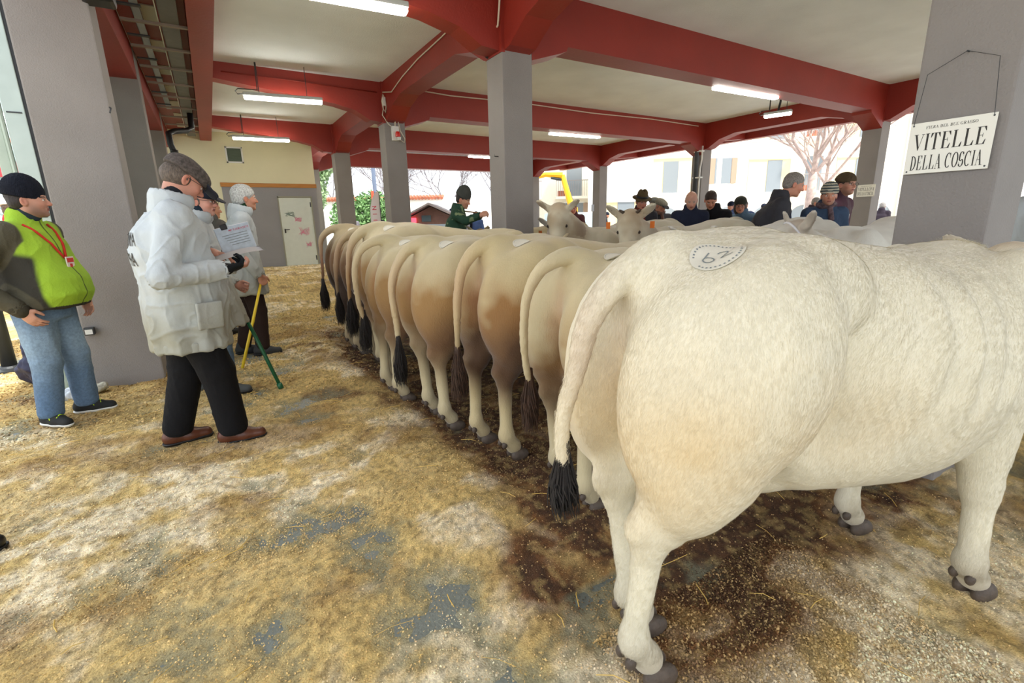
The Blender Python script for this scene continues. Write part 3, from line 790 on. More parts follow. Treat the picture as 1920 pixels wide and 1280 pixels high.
def cow_sdf(hind, front, w=1.0, tail=None, head=None, belly=1.0, crest=0.0):
    S = SDF()
    # trunk
    S.loft(0, [(.14, 0, 1.13, .09, .10), (.26, 0, 1.09, .20 * w, .21), (.44, 0, 1.055, .26 * w, .275), (.62, 0, 1.0, .235, .325), (.85, 0, .925, .272 * belly, .37),
               (1.08, 0, .865, .33 * belly, .395), (1.32, 0, .855, .325 * belly, .39), (1.52, 0, .91, .265, .34), (1.68, 0, .92, .20, .27), (1.84, 0, .88, .14, .20)], rnd=.05, p=2.15)
    S.ell((.98, 0, .66), (.46, .24 * belly, .17), k=.10)
    S.ell((.66, 0, .575), (.15, .09, .075), k=.06)
    for s in (-1, 1): S.cap((.52, s * .17, .76), (.74, s * .11, .60), .045, .04, k=.05)
    S.ell((.33, 0, .70), (.15, .10, .13), k=.07)
    S.ell((1.60, 0, .72), (.22, .13, .17), k=.10)
    S.cap((1.34, 0, 1.18), (1.62, 0, 1.19), .05, .05, k=.09)
    S.cap((.56, 0, 1.255), (.24, 0, 1.245), .06, .05, k=.07)
    for s in (-1, 1):
        ho = hind[0 if s < 0 else 1]; fo = front[0 if s < 0 else 1]
        q = lambda x, y, z: shear((x, s * y, z), ho)
        g = lambda x, y, z: shear((x, s * y, z), fo)
        # hindquarters, heavily muscled
        T = SDF()
        S.ell((.54, s * .14 * w, 1.155), (.25, .15, .165), k=.04)
        S.ell((.365, s * .185 * w, .995), (.240, .165 * w, .32), k=.022, rot=(0, .34, 0))
        S.ell((.22, s * .135 * w, .95), (.165, .125 * w, .29), k=.05, rot=(0, .12, 0))
        S.ell((.255, s * .185 * w, .80), (.155, .115 * w, .22), k=.05, rot=(0, .22, 0))
        S.ell(q(.37, .185, .85), (.085, .085, .12), k=.05)
        S.cap(q(.285, .185, .74), q(.215, .17, .575), .128, .074, k=.05)
        S.cap(q(.24, .17, .80), q(.140, .17, .575), .062, .028, k=.035)
        S.ell(q(.185, .17, .535), (.058, .042, .070), k=.03)
        S.ell(q(.142, .17, .57), (.030, .028, .035), k=.03)
        S.cap(q(.190, .17, .50), q(.195, .17, .21), .043, .037, k=.03)
        S.ell(q(.195, .17, .165), (.047, .047, .050), k=.03)
        S.cap(q(.195, .17, .15), q(.245, .17, .080), .042, .047, k=.02)
        # forequarters
        S.ell((1.50, s * .185, .98), (.17, .105, .27), k=.06, rot=(0, .22, 0))
        S.ell((1.50, s * .19, .83), (.15, .095, .15), k=.06)
        S.cap(g(1.47, .185, .76), g(1.50, .17, .47), .118, .058, k=.05)
        S.ell(g(1.505, .17, .43), (.053, .050, .065), k=.03)
        S.cap(g(1.505, .17, .40), g(1.50, .17, .19), .041, .037, k=.03)
        S.ell(g(1.502, .17, .155), (.046, .046, .048), k=.03)
        S.cap(g(1.505, .17, .14), g(1.55, .17, .080), .041, .047, k=.02)
    # cleft between the buttocks
    S.cap((.005, 0, 1.18), (.02, 0, .90), .030, .030, k=.06, sub=True)
    S.cap((.02, 0, .95), (.14, 0, .60), .035, .04, k=.06, sub=True)
    # neck and head
    hd = head or dict(c=(2.10, 0, 1.00), pitch=.9, yaw=0.0)
    c = np.array(hd['c'], float)
    R = np.array((Matrix.Rotation(hd['yaw'], 3, 'Z') @ Matrix.Rotation(hd['pitch'], 3, 'Y')))
    h = lambda x, y, z: c + R @ np.array([x, y, z])
    nb = h(-.02, 0, -.03)
    S.cap((1.60, 0, .93), nb, .21, .125, k=.10)
    S.cap((1.60, 0, .90), h(.0, 0, -.08), .19, .10, k=.12)
    if crest: S.cap((1.5, 0, 1.30), h(-.06, 0, .06), .07, .06, k=.10)
    S.ell(h(.03, 0, .02), (.15, .105, .115), k=.05, rot=R)           # skull
    S.cap(h(.06, 0, .00), h(.34, 0, -.035), .105, .068, k=.05)         # face
    S.ell(h(.36, 0, -.045), (.065, .072, .058), k=.04, rot=R)         # muzzle
    S.cap(h(.05, 0, -.10), h(.27, 0, -.085), .070, .045, k=.05)        # jaw
    S.ell(h(-.09, 0, .07), (.06, .085, .05), k=.04, rot=R)            # poll
    for s in (-1, 1):
        S.ell(h(.11, s * .086, .045), (.032, .022, .024), k=.02, rot=R)
        ed = R @ np.array([-.30, s * .80, .62]); ed /= np.linalg.norm(ed); ef = R @ np.array([1.0, s * .1, .2]); ef -= ed * (ef @ ed); ef /= np.linalg.norm(ef)
        er = np.stack([ed, ef, np.cross(ed, ef)], 1); e0 = h(-.07, s * .085, .05)
        S.cap(e0, e0 + ed * .05, .030, .034, k=.03)
        S.ell(e0 + ed * .105, (.098, .017, .043), k=.02, rot=er)
        S.ell(e0 + ed * .11 + ef * .016, (.066, .011, .027), k=.010, rot=er, sub=True)
        S.ell(h(.405, s * .032, -.04), (.016, .013, .012), k=.01, rot=R, sub=True)
    # tail
    tp = tail
    tp = resample(tp, 26)
    rad = list(np.interp(np.linspace(0, 1, len(tp)), [0, .25, .55, 1], [.062, .040, .024, .015]))
    S.chain(tp, rad, k=.012)
    return S, c, R

def cow_color(V, seed, cream, tan, brown, tanamt, brownamt, hind, headc=None, face=.4):
    x, y, z = V[:, 0], V[:, 1], V[:, 2]
    n = vnoise(V, 3.0, seed, 3); n2 = vnoise(V, 14.0, seed + 5, 2)
    cream, tan, brown = (np.array(srgb(*c)) for c in (cream, tan, brown))
    c = np.repeat(cream[None], len(V), 0) * (.94 + .12 * n2)[:, None]
    side = sstep(.02, .16, np.abs(y))
    m = np.exp(-(((x - .36) / .34) ** 2 + ((z - .84) / .20) ** 2)) * 1.5 + .8 * np.exp(-(((x - .10) / .10) ** 2 + ((z - .78) / .25) ** 2)) + .75 * np.exp(-(((x - .75) / .5) ** 2 + ((z - .74) / .16) ** 2))
    n4 = vnoise(V * [1, 1, .7], 2.2, seed + 11, 3)
    m = np.clip(m * sstep(.05, .85, n4 + .25 * (n2 - .5)) * 1.45 * tanamt, 0, 1)[:, None]
    c = c * (1 - m) + tan * m
    b = np.exp(-(((x - .32) / .28) ** 2 + ((z - .70) / .16) ** 2)) * 1.3 + .9 * np.exp(-(((x - .2) / .3) ** 2 + ((z - .52) / .16) ** 2))
    b = np.clip(b * (.35 + 1.1 * n) * brownamt, 0, 1)[:, None]
    c = c * (1 - b) + brown * b
    # dirty pasterns
    f = (sstep(.30, .04, z) * (.25 + .75 * n2) * .75)[:, None]
    c = c * (1 - f) + np.array(srgb(132, 112, 84)) * f
    # bare skin under the tail
    p = (np.exp(-(((x - .06) / .10) ** 2 + (y / .045) ** 2 + ((z - 1.04) / .17) ** 2)) * (.35 if tanamt < .5 else .7))[:, None]
    c = c * (1 - p) + np.array(srgb(178, 128, 106)) * p
    if headc is not None:
        hc, R = headc
        L = (V - hc) @ R
        mz = (sstep(.29, .37, L[:, 0]) * .85 * (np.linalg.norm(V - hc, axis=1) < .6))[:, None]
        c = c * (1 - mz) + np.array(srgb(92, 74, 66)) * mz
        hm = (sstep(.42, .28, np.linalg.norm(L - np.array([.1, 0, 0]), axis=1)) * face * sstep(.3, .7, vnoise(V, 6., seed + 2, 3)))[:, None]
        c = c * (1 - hm) + np.array(srgb(150, 118, 78)) * hm
        fr = (np.exp(-(((L[:, 0] + .07) / .08) ** 2 + (L[:, 1] / .08) ** 2 + ((L[:, 2] - .08) / .06) ** 2)) * .75 * (.4 + n))[:, None]
        c = c * (1 - fr) + np.array(srgb(160, 118, 74)) * fr
        ear = (sstep(.12, .24, np.abs(L[:, 1])) * (np.abs(L[:, 0]) < .16) * (np.abs(L[:, 2]) < .16) * .55)[:, None]
        c = c * (1 - ear) + np.array(srgb(120, 100, 84)) * ear
    return np.clip(c, 0, .95)

def make_hoof(name, parent, c, yaw=0.0):
    S = SDF()
    for s in (-1, 1):
        S.ell((.010, s * .028, .022), (.062, .029, .044), k=.006, rot=(0, .20, 0))
        S.ell((-.098, s * .024, .112), (.018, .015, .022), k=.004)
    S.box((0, 0, -.06), (.2, .2, .045), .002, k=.004, sub=True)
    S.cap((-.03, 0, .07), (-.045, 0, .10), .02, .018, k=.02)
    me = S.mesh(name, .006, pad=.02)
    o = link(name, me, HOOFM, parent); o.location = c; o.rotation_euler = (0, 0, yaw)
    return o
HOOF_ME = []
def hoof(parent, c, yaw=0.0):
    if not HOOF_ME: HOOF_ME.append(make_hoof('hoof', parent, c, yaw).data); return
    o = link('hoof', HOOF_ME[0], None, parent); o.location = c; o.rotation_euler = (0, 0, yaw)

def tuft(parent, tip, r=.045, L=.28, lean=(0, 0), seed=0, m=None):
    """brush of long hair: a bundle of tapered strands round a core"""
    rr = random.Random(seed); mb = MB()
    tip = Vector(tip)
    mb.tube([tip + Vector((0, 0, .08)), tip, tip + Vector((lean[0] * .3, lean[1] * .3, -L * .3)), tip + Vector((lean[0] * .7, lean[1] * .7, -L * .7)), tip + Vector((lean[0], lean[1], -L * .95))],
            [.016, r * .5, r * .85, r * .8, .01], 14)
    for i in range(260):
        a = rr.uniform(0, 6.283); q = r * math.sqrt(rr.random()) * 1.15; l = L * rr.uniform(.55, 1.12)
        s = tip + Vector((.35 * q * math.cos(a), .35 * q * math.sin(a), rr.uniform(-.05, .06)))
        m1 = tip + Vector((q * math.cos(a) + lean[0] * .5, q * math.sin(a) + lean[1] * .5, -l * .5))
        e = tip + Vector((q * .9 * math.cos(a + .4) + lean[0] + rr.uniform(-.012, .012), q * .9 * math.sin(a + .4) + lean[1] + rr.uniform(-.012, .012), -l))
        mb.tube([s, m1, (m1 + e) / 2 + Vector((rr.uniform(-.008, .008), rr.uniform(-.008, .008), 0)), e], [.0018, .0030, .0024, .0005], 3, cap=False)
    return mb.build('tail_tuft', m or TUFTM, parent, smooth=True)

def sticker(parent, me, cx, cy, rad, text=None, rot=0.0, lift=.003, flap=False):
    bvh = BVHTree.FromPolygons([v.co[:] for v in me.vertices], [p.vertices[:] for p in me.polygons])
    def hit(x, y, l):
        h = bvh.ray_cast(Vector((x, y, 1.9)), Vector((0, 0, -1)))
        return Vector(h[0]) + Vector(h[1]) * l if h[0] is not None else Vector((x, y, 1.4))
    bm = bmesh.new(); rings = []
    for i in range(9):
        r = rad * i / 8
        rings.append([bm.verts.new(hit(cx + r * math.cos(2 * math.pi * k / 28), cy + r * math.sin(2 * math.pi * k / 28), lift + (.012 * (i / 8) ** 3 * max(0, math.cos(2 * math.pi * k / 28 + 2)) if flap else 0))) for k in range(28)])
    for i in range(8):
        for k in range(28):
            bm.faces.new((rings[i][k], rings[i][(k + 1) % 28], rings[i + 1][(k + 1) % 28], rings[i + 1][k]))
    bmesh.ops.remove_doubles(bm, verts=bm.verts[:], dist=1e-5)
    bmesh.ops.recalc_face_normals(bm, faces=bm.faces[:])
    m2 = bpy.data.meshes.new('number_sticker'); bm.to_mesh(m2); bm.free()
    m2.polygons.foreach_set('use_smooth', np.ones(len(m2.polygons), bool))
    so = link('number_sticker', m2, PAPERM, parent)
    bm = bmesh.new()
    def dash(r0, r1, a0, a1):
        vs = [bm.verts.new(hit(cx + r * math.cos(a), cy + r * math.sin(a), lift + .0012)) for r, a in ((r0, a0), (r1, a0), (r1, a1), (r0, a1))]
        bm.faces.new(vs)
    for k in range(34):
        if k % 17 > 13: continue
        a = 2 * math.pi * k / 34; dash(rad * .82, rad * .89, a, a + .08)
    if text:
        for body in text:
            for (p0, p1) in body:
                d = Vector((p1[0] - p0[0], p1[1] - p0[1])).normalized() * .0016; nx, ny = -d.y, d.x
                cs, sn = math.cos(rot), math.sin(rot)
                vs = []
                for (px, py) in ((p0[0] - nx, p0[1] - ny), (p1[0] - nx, p1[1] - ny), (p1[0] + nx, p1[1] + ny), (p0[0] + nx, p0[1] + ny)):
                    vs.append(bm.verts.new(hit(cx + px * cs - py * sn, cy + px * sn + py * cs, lift + .0014)))
                bm.faces.new(vs)
    m3 = bpy.data.meshes.new('sticker_print'); bm.to_mesh(m3); bm.free()
    link('sticker_print', m3, INKG, so)

def fur_coat(root, me, n, seed):
    """short hair lying along the body: one thin sliver per hair"""
    r = np.random.RandomState(seed)
    nv = len(me.vertices); co = np.empty(nv * 3, np.float32); no = np.empty(nv * 3, np.float32); cl = np.empty(nv * 4, np.float32)
    me.vertices.foreach_get('co', co); me.vertices.foreach_get('normal', no); me.color_attributes['Col'].data.foreach_get('color', cl)
    co = co.reshape(-1, 3); no = no.reshape(-1, 3); cl = cl.reshape(-1, 4)[:, :3]
    ok = np.where((co[:, 1] < .12) & (co[:, 2] > .10) & (co[:, 0] < 1.95))[0]
    i = ok[r.randint(0, len(ok), n)]
    P = co[i] + r.normal(0, .005, (n, 3)); N = no[i]; P -= N * ((P - co[i]) * N).sum(1)[:, None]
    fl = np.stack([-.45 + .9 * (vnoise(P, 3., seed + 1) - .5), .5 * (vnoise(P, 3., seed + 2) - .5), -.9 + .5 * (vnoise(P, 5., seed + 3) - .5)], 1) + r.normal(0, .16, (n, 3))
    fl -= N * (fl * N).sum(1)[:, None]; fl /= np.linalg.norm(fl, axis=1)[:, None] + 1e-6
    S = np.cross(N, fl); L = r.uniform(.008, .016, n)[:, None]; W = r.uniform(.0004, .0007, n)[:, None]; lift = r.uniform(.0004, .0018, n)[:, None]
    # a ruff of longer hair on the withers
    rf = (np.abs(P[:, 1]) < .05) & (P[:, 0] > 1.50) & (P[:, 0] < 1.80) & (P[:, 2] > 1.1); L[rf] *= 2.2; lift[rf] *= 7
    V = np.stack([P - S * W + N * .0002, P + S * W + N * .0002, P + fl * L + N * lift], 1).reshape(-1, 3)
    c = cl[i] * r.uniform(.92, 1.12, n)[:, None]
    me2 = mesh_np('fur', V, np.arange(3 * n).reshape(-1, 3), False, np.repeat(np.clip(c, 0, .95), 3, 0))
    link('fur', me2, mat('fur', vcol=True, rough=.6, spec=.3), root, kind='stuff')

def seg(pts): return [(pts[i], pts[i + 1]) for i in range(len(pts) - 1)]
def arcp(cx, cy, r, a0, a1, n=12): return [(cx + r * math.cos(a0 + (a1 - a0) * i / n), cy + r * math.sin(a0 + (a1 - a0) * i / n)) for i in range(n + 1)]

def make_cow(loc, yaw, label, hind=((0, 0), (0, 0)), front=((0, 0), (0, 0)), w=1.0, tail=None, head=None, pal=None, seed=1, h=.016, scale=1.0, zs=1.0,
             group=None, stick=None, stick_text=None, stick_rot=0, flap=False, tuft_l=.26, tuft_r=.042, lean=(0, 0), tag_ear=False, halter=None, belly=1.0, ribs=.0, horns=False, tuft_m=None, fur=0):
    tail = tail or [(.36, 0, 1.28), (.24, 0, 1.295), (.12, 0, 1.26), (.03, 0, 1.16), (-.01, 0, 1.0), (-.02, .005, .80), (-.02, .01, .62)]
    pal = pal or dict(cream=(236, 226, 198), tan=(206, 160, 100), brown=(120, 78, 44), tanamt=.4, brownamt=0)
    S, hc, R = cow_sdf(hind, front, w, tail, head, belly)
    root = empty('cow', (loc[0], loc[1], float(ground_z(loc[0] + .8, loc[1])[0]) * .5 + .004), yaw, label=label, cat='cow', group=group)
    root.scale = (scale, scale, scale * zs)
    me = S.mesh('body', h, colf=None, pad=.03)
    def fn(co, no):
        d = .006 * (vnoise(co, 4.0, seed, 2) - .5) * 2 + .0022 * (vnoise(co, 22.0, seed + 3, 2) - .5) * 2
        if ribs:
            xx, yy, zz = co[:, 0], co[:, 1], co[:, 2]
            u = xx + .22 * (1.1 - zz) + .04 * (vnoise(co, 5.0, seed + 9, 2) - .5)
            mk = sstep(.80, .95, xx) * (1 - sstep(1.45, 1.60, xx)) * sstep(.72, .90, zz) * (1 - sstep(1.10, 1.24, zz)) * (.4 + .9 * vnoise(co, 4.0, seed + 8, 1))
            d = d + ribs * mk * (.5 * np.sin(u * 46 + 3 * vnoise(co, 3., seed + 12)))
            fold = np.exp(-((xx - (.66 + .10 * (zz - .9))) / .045) ** 2) * sstep(.70, .85, zz) * (1 - sstep(.98, 1.15, zz))
            d = d - ribs * .9 * fold
        return d
    displace(me, fn)
    co = np.empty(len(me.vertices) * 3, np.float32); me.vertices.foreach_get('co', co)
    set_col(me, cow_color(co.reshape(-1, 3), seed, hind=hind, headc=(hc, R), **pal))
    link('body', me, HIDE, root)
    for i, s in enumerate((-1, 1)):
        p = shear((.265, s * .17, 0), hind[i]); hoof(root, (p[0], p[1], 0.0))
        p = shear((1.57, s * .17, 0), front[i]); hoof(root, (p[0], p[1], 0.0))
    tuft(root, tail[-1], tuft_r, tuft_l, lean, seed, tuft_m)
    H = lambda x, y, z: Vector((hc + R @ np.array([x, y, z])).tolist())
    for s in (-1, 1):
        e = MB(); bmesh.ops.create_uvsphere(e.bm, u_segments=12, v_segments=8, radius=.020)
        e.build('eye', EYEM, root, smooth=True, loc=H(.125, s * .096, .042))
        if horns: MB().tube([H(-.08, s * .06, .10), H(-.08, s * .09, .13), H(-.07, s * .10, .155)], [.018, .013, .005], 10).build('horn', HOOFM, root, smooth=True)
    if tag_ear:
        for s in (-1, 1):
            MB().box((-.002, -.028, -.034), (.002, .028, .034), .001).build('ear_tag', EARM, root, loc=H(-.01, s * .215, .0))
    if halter:
        hm = MB()
        def ring(x, ry, rz, zc):
            return [H(x, ry * math.cos(a), zc + rz * math.sin(a)) for a in np.linspace(0, 2 * math.pi, 21)]
        hm.tube(ring(.24, .092, .098, -.045), .008, 6, cap=False).tube(ring(-.03, .128, .150, -.015), .008, 6, cap=False)
        for s in (-1, 1): hm.tube([H(-.03, s * .128, -.02), H(.1, s * .115, -.04), H(.24, s * .092, -.05)], .008, 6)
        hm.build('halter', halter, root, smooth=True)
    if fur: fur_coat(root, me, fur, seed)
    if stick: sticker(root, me, stick[0], stick[1], .062 if stick_text else .050, stick_text, stick_rot, flap=flap)
    return root

CREAMY = dict(cream=(230, 223, 200), tan=(222, 200, 158), brown=(160, 110, 60), tanamt=.42, brownamt=0)
PALE = dict(cream=(204, 191, 154), tan=(156, 120, 70), brown=(104, 74, 46), tanamt=1.25, brownamt=.7)
TAN = dict(cream=(200, 184, 142), tan=(146, 106, 58), brown=(86, 60, 38), tanamt=1.6, brownamt=1.1)
BROWN = dict(cream=(178, 162, 128), tan=(122, 88, 54), brown=(58, 40, 28), tanamt=1.9, brownamt=1.8)
GRP = None
SIX_TWO = [seg([(-.014, .024)] + arcp(-.020, -.006, .013, 2.2, 2.2 + 6.0)), seg(arcp(.016, .010, .012, 2.6, -.6) + [(.006, -.016), (.032, -.018)])]

make_cow((.755, .93), -.175, 'huge cream white cow closest to the lens, with sticker 62 on its rump', hind=((-.04, .08), (.05, -.10)), front=((-.06, -.10), (-.08, -.02)),
         w=1.06, pal=CREAMY, seed=3, h=.011, ribs=.017, stick=(.295, -.148), stick_text=SIX_TWO, stick_rot=-.53, fur=230000,
         tail=[(.36, 0, 1.26), (.24, 0, 1.275), (.12, .0, 1.215), (.045, .01, 1.12), (.01, .02, .98), (-.02, .03, .86), (-.025, .03, .76), (-.02, .03, .71)], tuft_l=.15, tuft_r=.036, belly=1.04,
         head=dict(c=(2.06, .06, 1.07), pitch=1.05, yaw=.35), halter=HALT, tag_ear=True)
ROW = [ # x, y, yaw, palette, width, scale, tail style, label
    (1.18, 1.73, .02, PALE, 1.02, .92, 1, 'cream cow beside the huge white one, arched tail ending in a brown brush', (.05, .02)),
    (1.10, 2.36, .03, TAN, 1.04, .96, 0, 'tan flanked cow, third rump from the close end', (.02, .0)),
    (.95, 2.98, .02, PALE, 1.02, .955, 2, 'pale cow with a thick tail held clear of its rump, fourth from the close end', (.0, .0)),
    (.92, 3.66, .0, PALE, .98, .95, 1, 'cream cow with a hooked grey tail, fifth from the close end of the line', (.0, .0)),
    (.98, 4.30, .0, PALE, 1.04, 1.03, 0, 'tall cream cow with a brown tail brush, sixth in the line of rumps', (.0, .0)),
    (1.02, 4.98, .0, BROWN, 1.0, 1.0, 0, 'brown legged cow, second from the far end of the line of rumps', (.0, .0)),
    (1.0, 5.66, .0, BROWN, 1.0, 1.02, 3, 'greyish brown cow at the far end of the line, closest to the end wall', (.0, .0)),
]
TAILS = {
    0: [(.36, 0, 1.28), (.24, 0, 1.295), (.12, 0, 1.26), (.03, 0, 1.16), (-.01, 0, 1.0), (-.02, .005, .82), (-.02, .01, .66)],
    1: [(.34, 0, 1.27), (.22, 0, 1.31), (.11, 0, 1.30), (.01, .01, 1.24), (-.04, .03, 1.12), (-.045, .05, .96), (-.03, .06, .80), (.0, .07, .68)],
    2: [(.34, 0, 1.28), (.22, 0, 1.30), (.09, 0, 1.25), (.0, .0, 1.12), (-.03, .0, .98), (-.02, -.02, .80), (-.02, -.03, .62)],
    3: [(.36, 0, 1.29), (.24, 0, 1.31), (.12, .02, 1.29), (.03, .04, 1.20), (.01, .04, 1.05), (.0, .02, .85), (-.01, .01, .70)],
}
for i, (x, y, yaw, pal, w, sc, ts, lab, so) in enumerate(ROW):
    make_cow((x, y), yaw, lab, hind=((.03 * ((i % 3) - 1), .02 * (i % 2)), (-.04 * ((i % 2) * 2 - 1), -.02)), front=((.03, 0), (-.03, 0)), w=w, pal=pal, seed=20 + i * 7,
             h=.014 if i < 3 else .018, scale=sc, tail=TAILS[ts], stick=(.33 + so[0], -.12), flap=(i == 0), ribs=.004 if i < 3 else .0,
             head={5: dict(c=(1.90, -.15, .98), pitch=1.1, yaw=-.6), 6: dict(c=(1.90, .15, .98), pitch=1.1, yaw=.6)}.get(i),
             tuft_m=mat('tuft_brown', srgb(62, 40, 26), .7, var=.4, vscale=30) if i in (0, 1) else None)
# the cows tied head to head with them, facing back
FACEPAL = dict(cream=(208, 200, 176), tan=(176, 142, 98), brown=(150, 106, 62), tanamt=.7, brownamt=.1, face=.6)
BACKPAL = dict(cream=(222, 220, 210), tan=(196, 166, 124), brown=(150, 106, 62), tanamt=.5, brownamt=.1)
FACE = [ # head x, y, yaw, label, head pose (local), halter, ear tags
    (3.46, 4.52, 3.14, 'tawny faced cow looking at the lens with both ears up, beyond the central column', dict(c=(2.06, 0, 1.375), pitch=1.0, yaw=.74), None, False),
    (3.75, 3.75, 3.14 + .03, 'white cow with lowered face, small dark horns and orange tag, beside the tawny faced cow', dict(c=(2.14, .05, 1.28), pitch=.8, yaw=.67), None, True),
    (3.60, 1.95, 3.14 - .05, 'white cow in a white halter, standing in front of the striped beanie man', dict(c=(2.15, .0, 1.17), pitch=.5, yaw=-.6), HALTW, False),
    (3.86, 5.10, 3.14 + .2, 'cream cow with its grey ear showing at the foot of the central column', dict(c=(2.12, 0, 1.20), pitch=.9, yaw=.6), None, True),
    (3.55, 2.75, 3.14, 'beige backed cow behind the rump of the huge white cow', dict(c=(2.1, 0, 1.08), pitch=.8, yaw=0), None, False),
    (3.50, 6.55, 3.14, 'beige cow standing in front of the man in the green jacket', dict(c=(2.1, 0, 1.10), pitch=.8, yaw=.3), None, False),
]
for i, (hx, hy, yaw, lab, hd, hal, et) in enumerate(FACE):
    ox = hx - math.cos(yaw) * hd['c'][0]; oy = hy - math.sin(yaw) * hd['c'][0]
    make_cow((ox, oy), yaw, lab, pal=FACEPAL if i in (0, 1) else BACKPAL if i != 5 else TAN, seed=80 + i * 3, h=.0135 if i < 4 else .02, scale=1.03, head=hd, tag_ear=et, halter=hal, horns=i == 1, front=((.02, 0), (-.04, 0)), zs=.98)
# ---------------------------------------------------------------- people
# local frame: x forward, y to the person's left, z up; built at 1.75 m and scaled
def Rm(yaw=0, pitch=0, roll=0): return np.array(Matrix.Rotation(yaw, 3, 'Z') @ Matrix.Rotation(pitch, 3, 'Y') @ Matrix.Rotation(roll, 3, 'X'))
VCLOTH = {}
def cloth(name, col, rough=.85, bump=.003, bscale=60, var=.12, vscale=8, sheen=.0): return mat('cloth_' + name, srgb(*col), rough, var=var, vscale=vscale, bump=bump, bscale=bscale, sheen=sheen, spec=.25)
SKINM = mat('skin', vcol=True, rough=.5, var=.05, vscale=30, bump=.0006, bscale=200, spec=.35)
COATM = None

class Pose:
    def __init__(s, lean=0.0, hunch=0.0, head=(0, .0, 0), arms=None, feet=None, girth=1.0, belly=0.0, hz=1.60, hipx=0.0):
        s.lean, s.hunch, s.girth, s.belly, s.hipx = lean, hunch, girth, belly, hipx
        dx = lambda z: hipx + lean * max(0, z - .92) + hunch * max(0, z - 1.25)
        s.dx = dx
        s.neck = np.array([dx(1.46), 0, 1.46])
        s.hc = np.array([dx(hz) + .035 + hunch * .05, 0, hz + .03])
        s.HR = Rm(*head)
        s.sh = [np.array([dx(1.42), y, 1.415]) for y in (-.185, .185)]
        dflt = [((dx(1.42) - .03, -.25, 1.13), (dx(1.1) + .04, -.25, .88)), ((dx(1.42) - .03, .25, 1.13), (dx(1.1) + .04, .25, .88))]
        arms = arms or [None, None]
        s.el = []; s.wr = []; s.hd = []
        for i in (0, 1):
            a = arms[i] or dict(e=dflt[i][0], w=dflt[i][1])
            s.el.append(np.array(a['e'], float)); s.wr.append(np.array(a['w'], float))
            s.hd.append(dict(d=a.get('d', (.15, 0, -1)), n=a.get('n', (0, 1 if i == 0 else -1, 0)), curl=a.get('curl', .5), hide=a.get('hide', False), t=a.get('t', (1, 0, 0))))
        s.feet = feet or [(-.02, -.11, -.12), (.03, .11, .12)]

def hand_sdf(S, w, hd, side, sc=1.0):
    """palm, four unequal fingers bent at the knuckles and a thumb from the side of the palm"""
    d = np.array(hd['d'], float); d /= np.linalg.norm(d)
    n = np.array(hd['n'], float); n -= d * (n @ d); n /= np.linalg.norm(n)     # palm normal: fingers curl this way
    a = np.cross(d, n); t = np.array(hd['t'], float)
    if a @ t < 0: a = -a                                     # a: towards the thumb side
    w = np.array(w, float)
    R = np.stack([d, a, n], 1)
    S.cap(w - d * .03, w + d * .02, .026, .028, k=.02)
    S.ell(w + d * .055, (.050 * sc, .042 * sc, .017 * sc), k=.015, rot=R)
    for j, (off, L) in enumerate(((.030, .078), (.010, .086), (-.010, .080), (-.029, .064))):
        p = w + d * (.092 - abs(off) * .25) * sc + a * off * sc; ang = 0.15
        r0 = .0094
        for k_, (fr, r1) in enumerate(((.45, .0088), (.30, .0080), (.25, .0068))):
            ang += hd['curl'] * (1.0, 1.05, .7)[k_] + .05 * j * .3
            q = p + (d * math.cos(ang) + n * math.sin(ang)) * L * fr * sc + a * off * .06
            S.cap(p, q, r0, r1, k=.003 if k_ else .008); p = q; r0 = r1
    p = w + d * .020 + a * .026
    q = p + (d * .55 + a * .60 + n * .35) * .042; r_ = q + (d * .85 + a * .15 + n * .45) * .032; u = r_ + (d * .9 - a * .05 + n * .5) * .024
    S.cap(p, q, .016, .0125, k=.015); S.cap(q, r_, .0115, .0100, k=.004); S.cap(r_, u, .0100, .0078, k=.004)

def head_sdf(S, c, R, face=None):
    f = dict(nose=1.0, jaw=1.0, fat=1.0); f.update(face or {})
    h = lambda x, y, z: c + R @ np.array([x, y, z])
    F = f['fat']
    S.ell(h(-.012, 0, .032), (.098, .077, .090), k=.02, rot=R)
    S.ell(h(.034, 0, -.025), (.060, .060 * F, .082), k=.03, rot=R)
    S.ell(h(.042, 0, -.083), (.043, .044 * F * f['jaw'], .030), k=.03, rot=R)
    S.ell(h(.0, 0, -.06), (.055, .058 * F, .045), k=.03, rot=R)
    S.cap(h(.080, -.030, .024), h(.080, .030, .024), .012, .012, k=.015)
    for s in (-1, 1):
        S.ell(h(.060, s * .038, -.028), (.026, .022, .022), k=.02, rot=R)
        S.ell(h(.100, s * .032, .004), (.013, .016, .011), k=.012, rot=R, sub=True)
        S.ell(h(.080, s * .031, .003), (.0125, .0125, .0115), k=.002, rot=R)
    S.cap(h(.086, 0, .012), h(.109 * (1 + .02 * f['nose']), 0, -.026), .0085, .0125, k=.012)
    for s in (-1, 1): S.ell(h(.098, s * .011, -.031), (.011, .008, .007), k=.008, rot=R)
    S.cap(h(.090, -.018, -.056), h(.090, .018, -.056), .0065, .0065, k=.006)
    S.cap(h(.087, -.015, -.067), h(.087, .015, -.067), .0075, .0075, k=.006)
    S.cap(h(.088, -.014, -.0615), h(.088, .014, -.0615), .0018, .0018, k=.003, sub=True) if False else None
    S.ell(h(.078, 0, -.096), (.018, .020, .015), k=.015, rot=R)
    for s in (-1, 1):
        er = R @ Rm(s * -.35, -.15)
        S.ell(h(-.008, s * .080, -.012), (.020, .008, .033), k=.008, rot=er)
        S.ell(h(-.002, s * .087, -.008), (.010, .006, .019), k=.006, rot=er, sub=True)

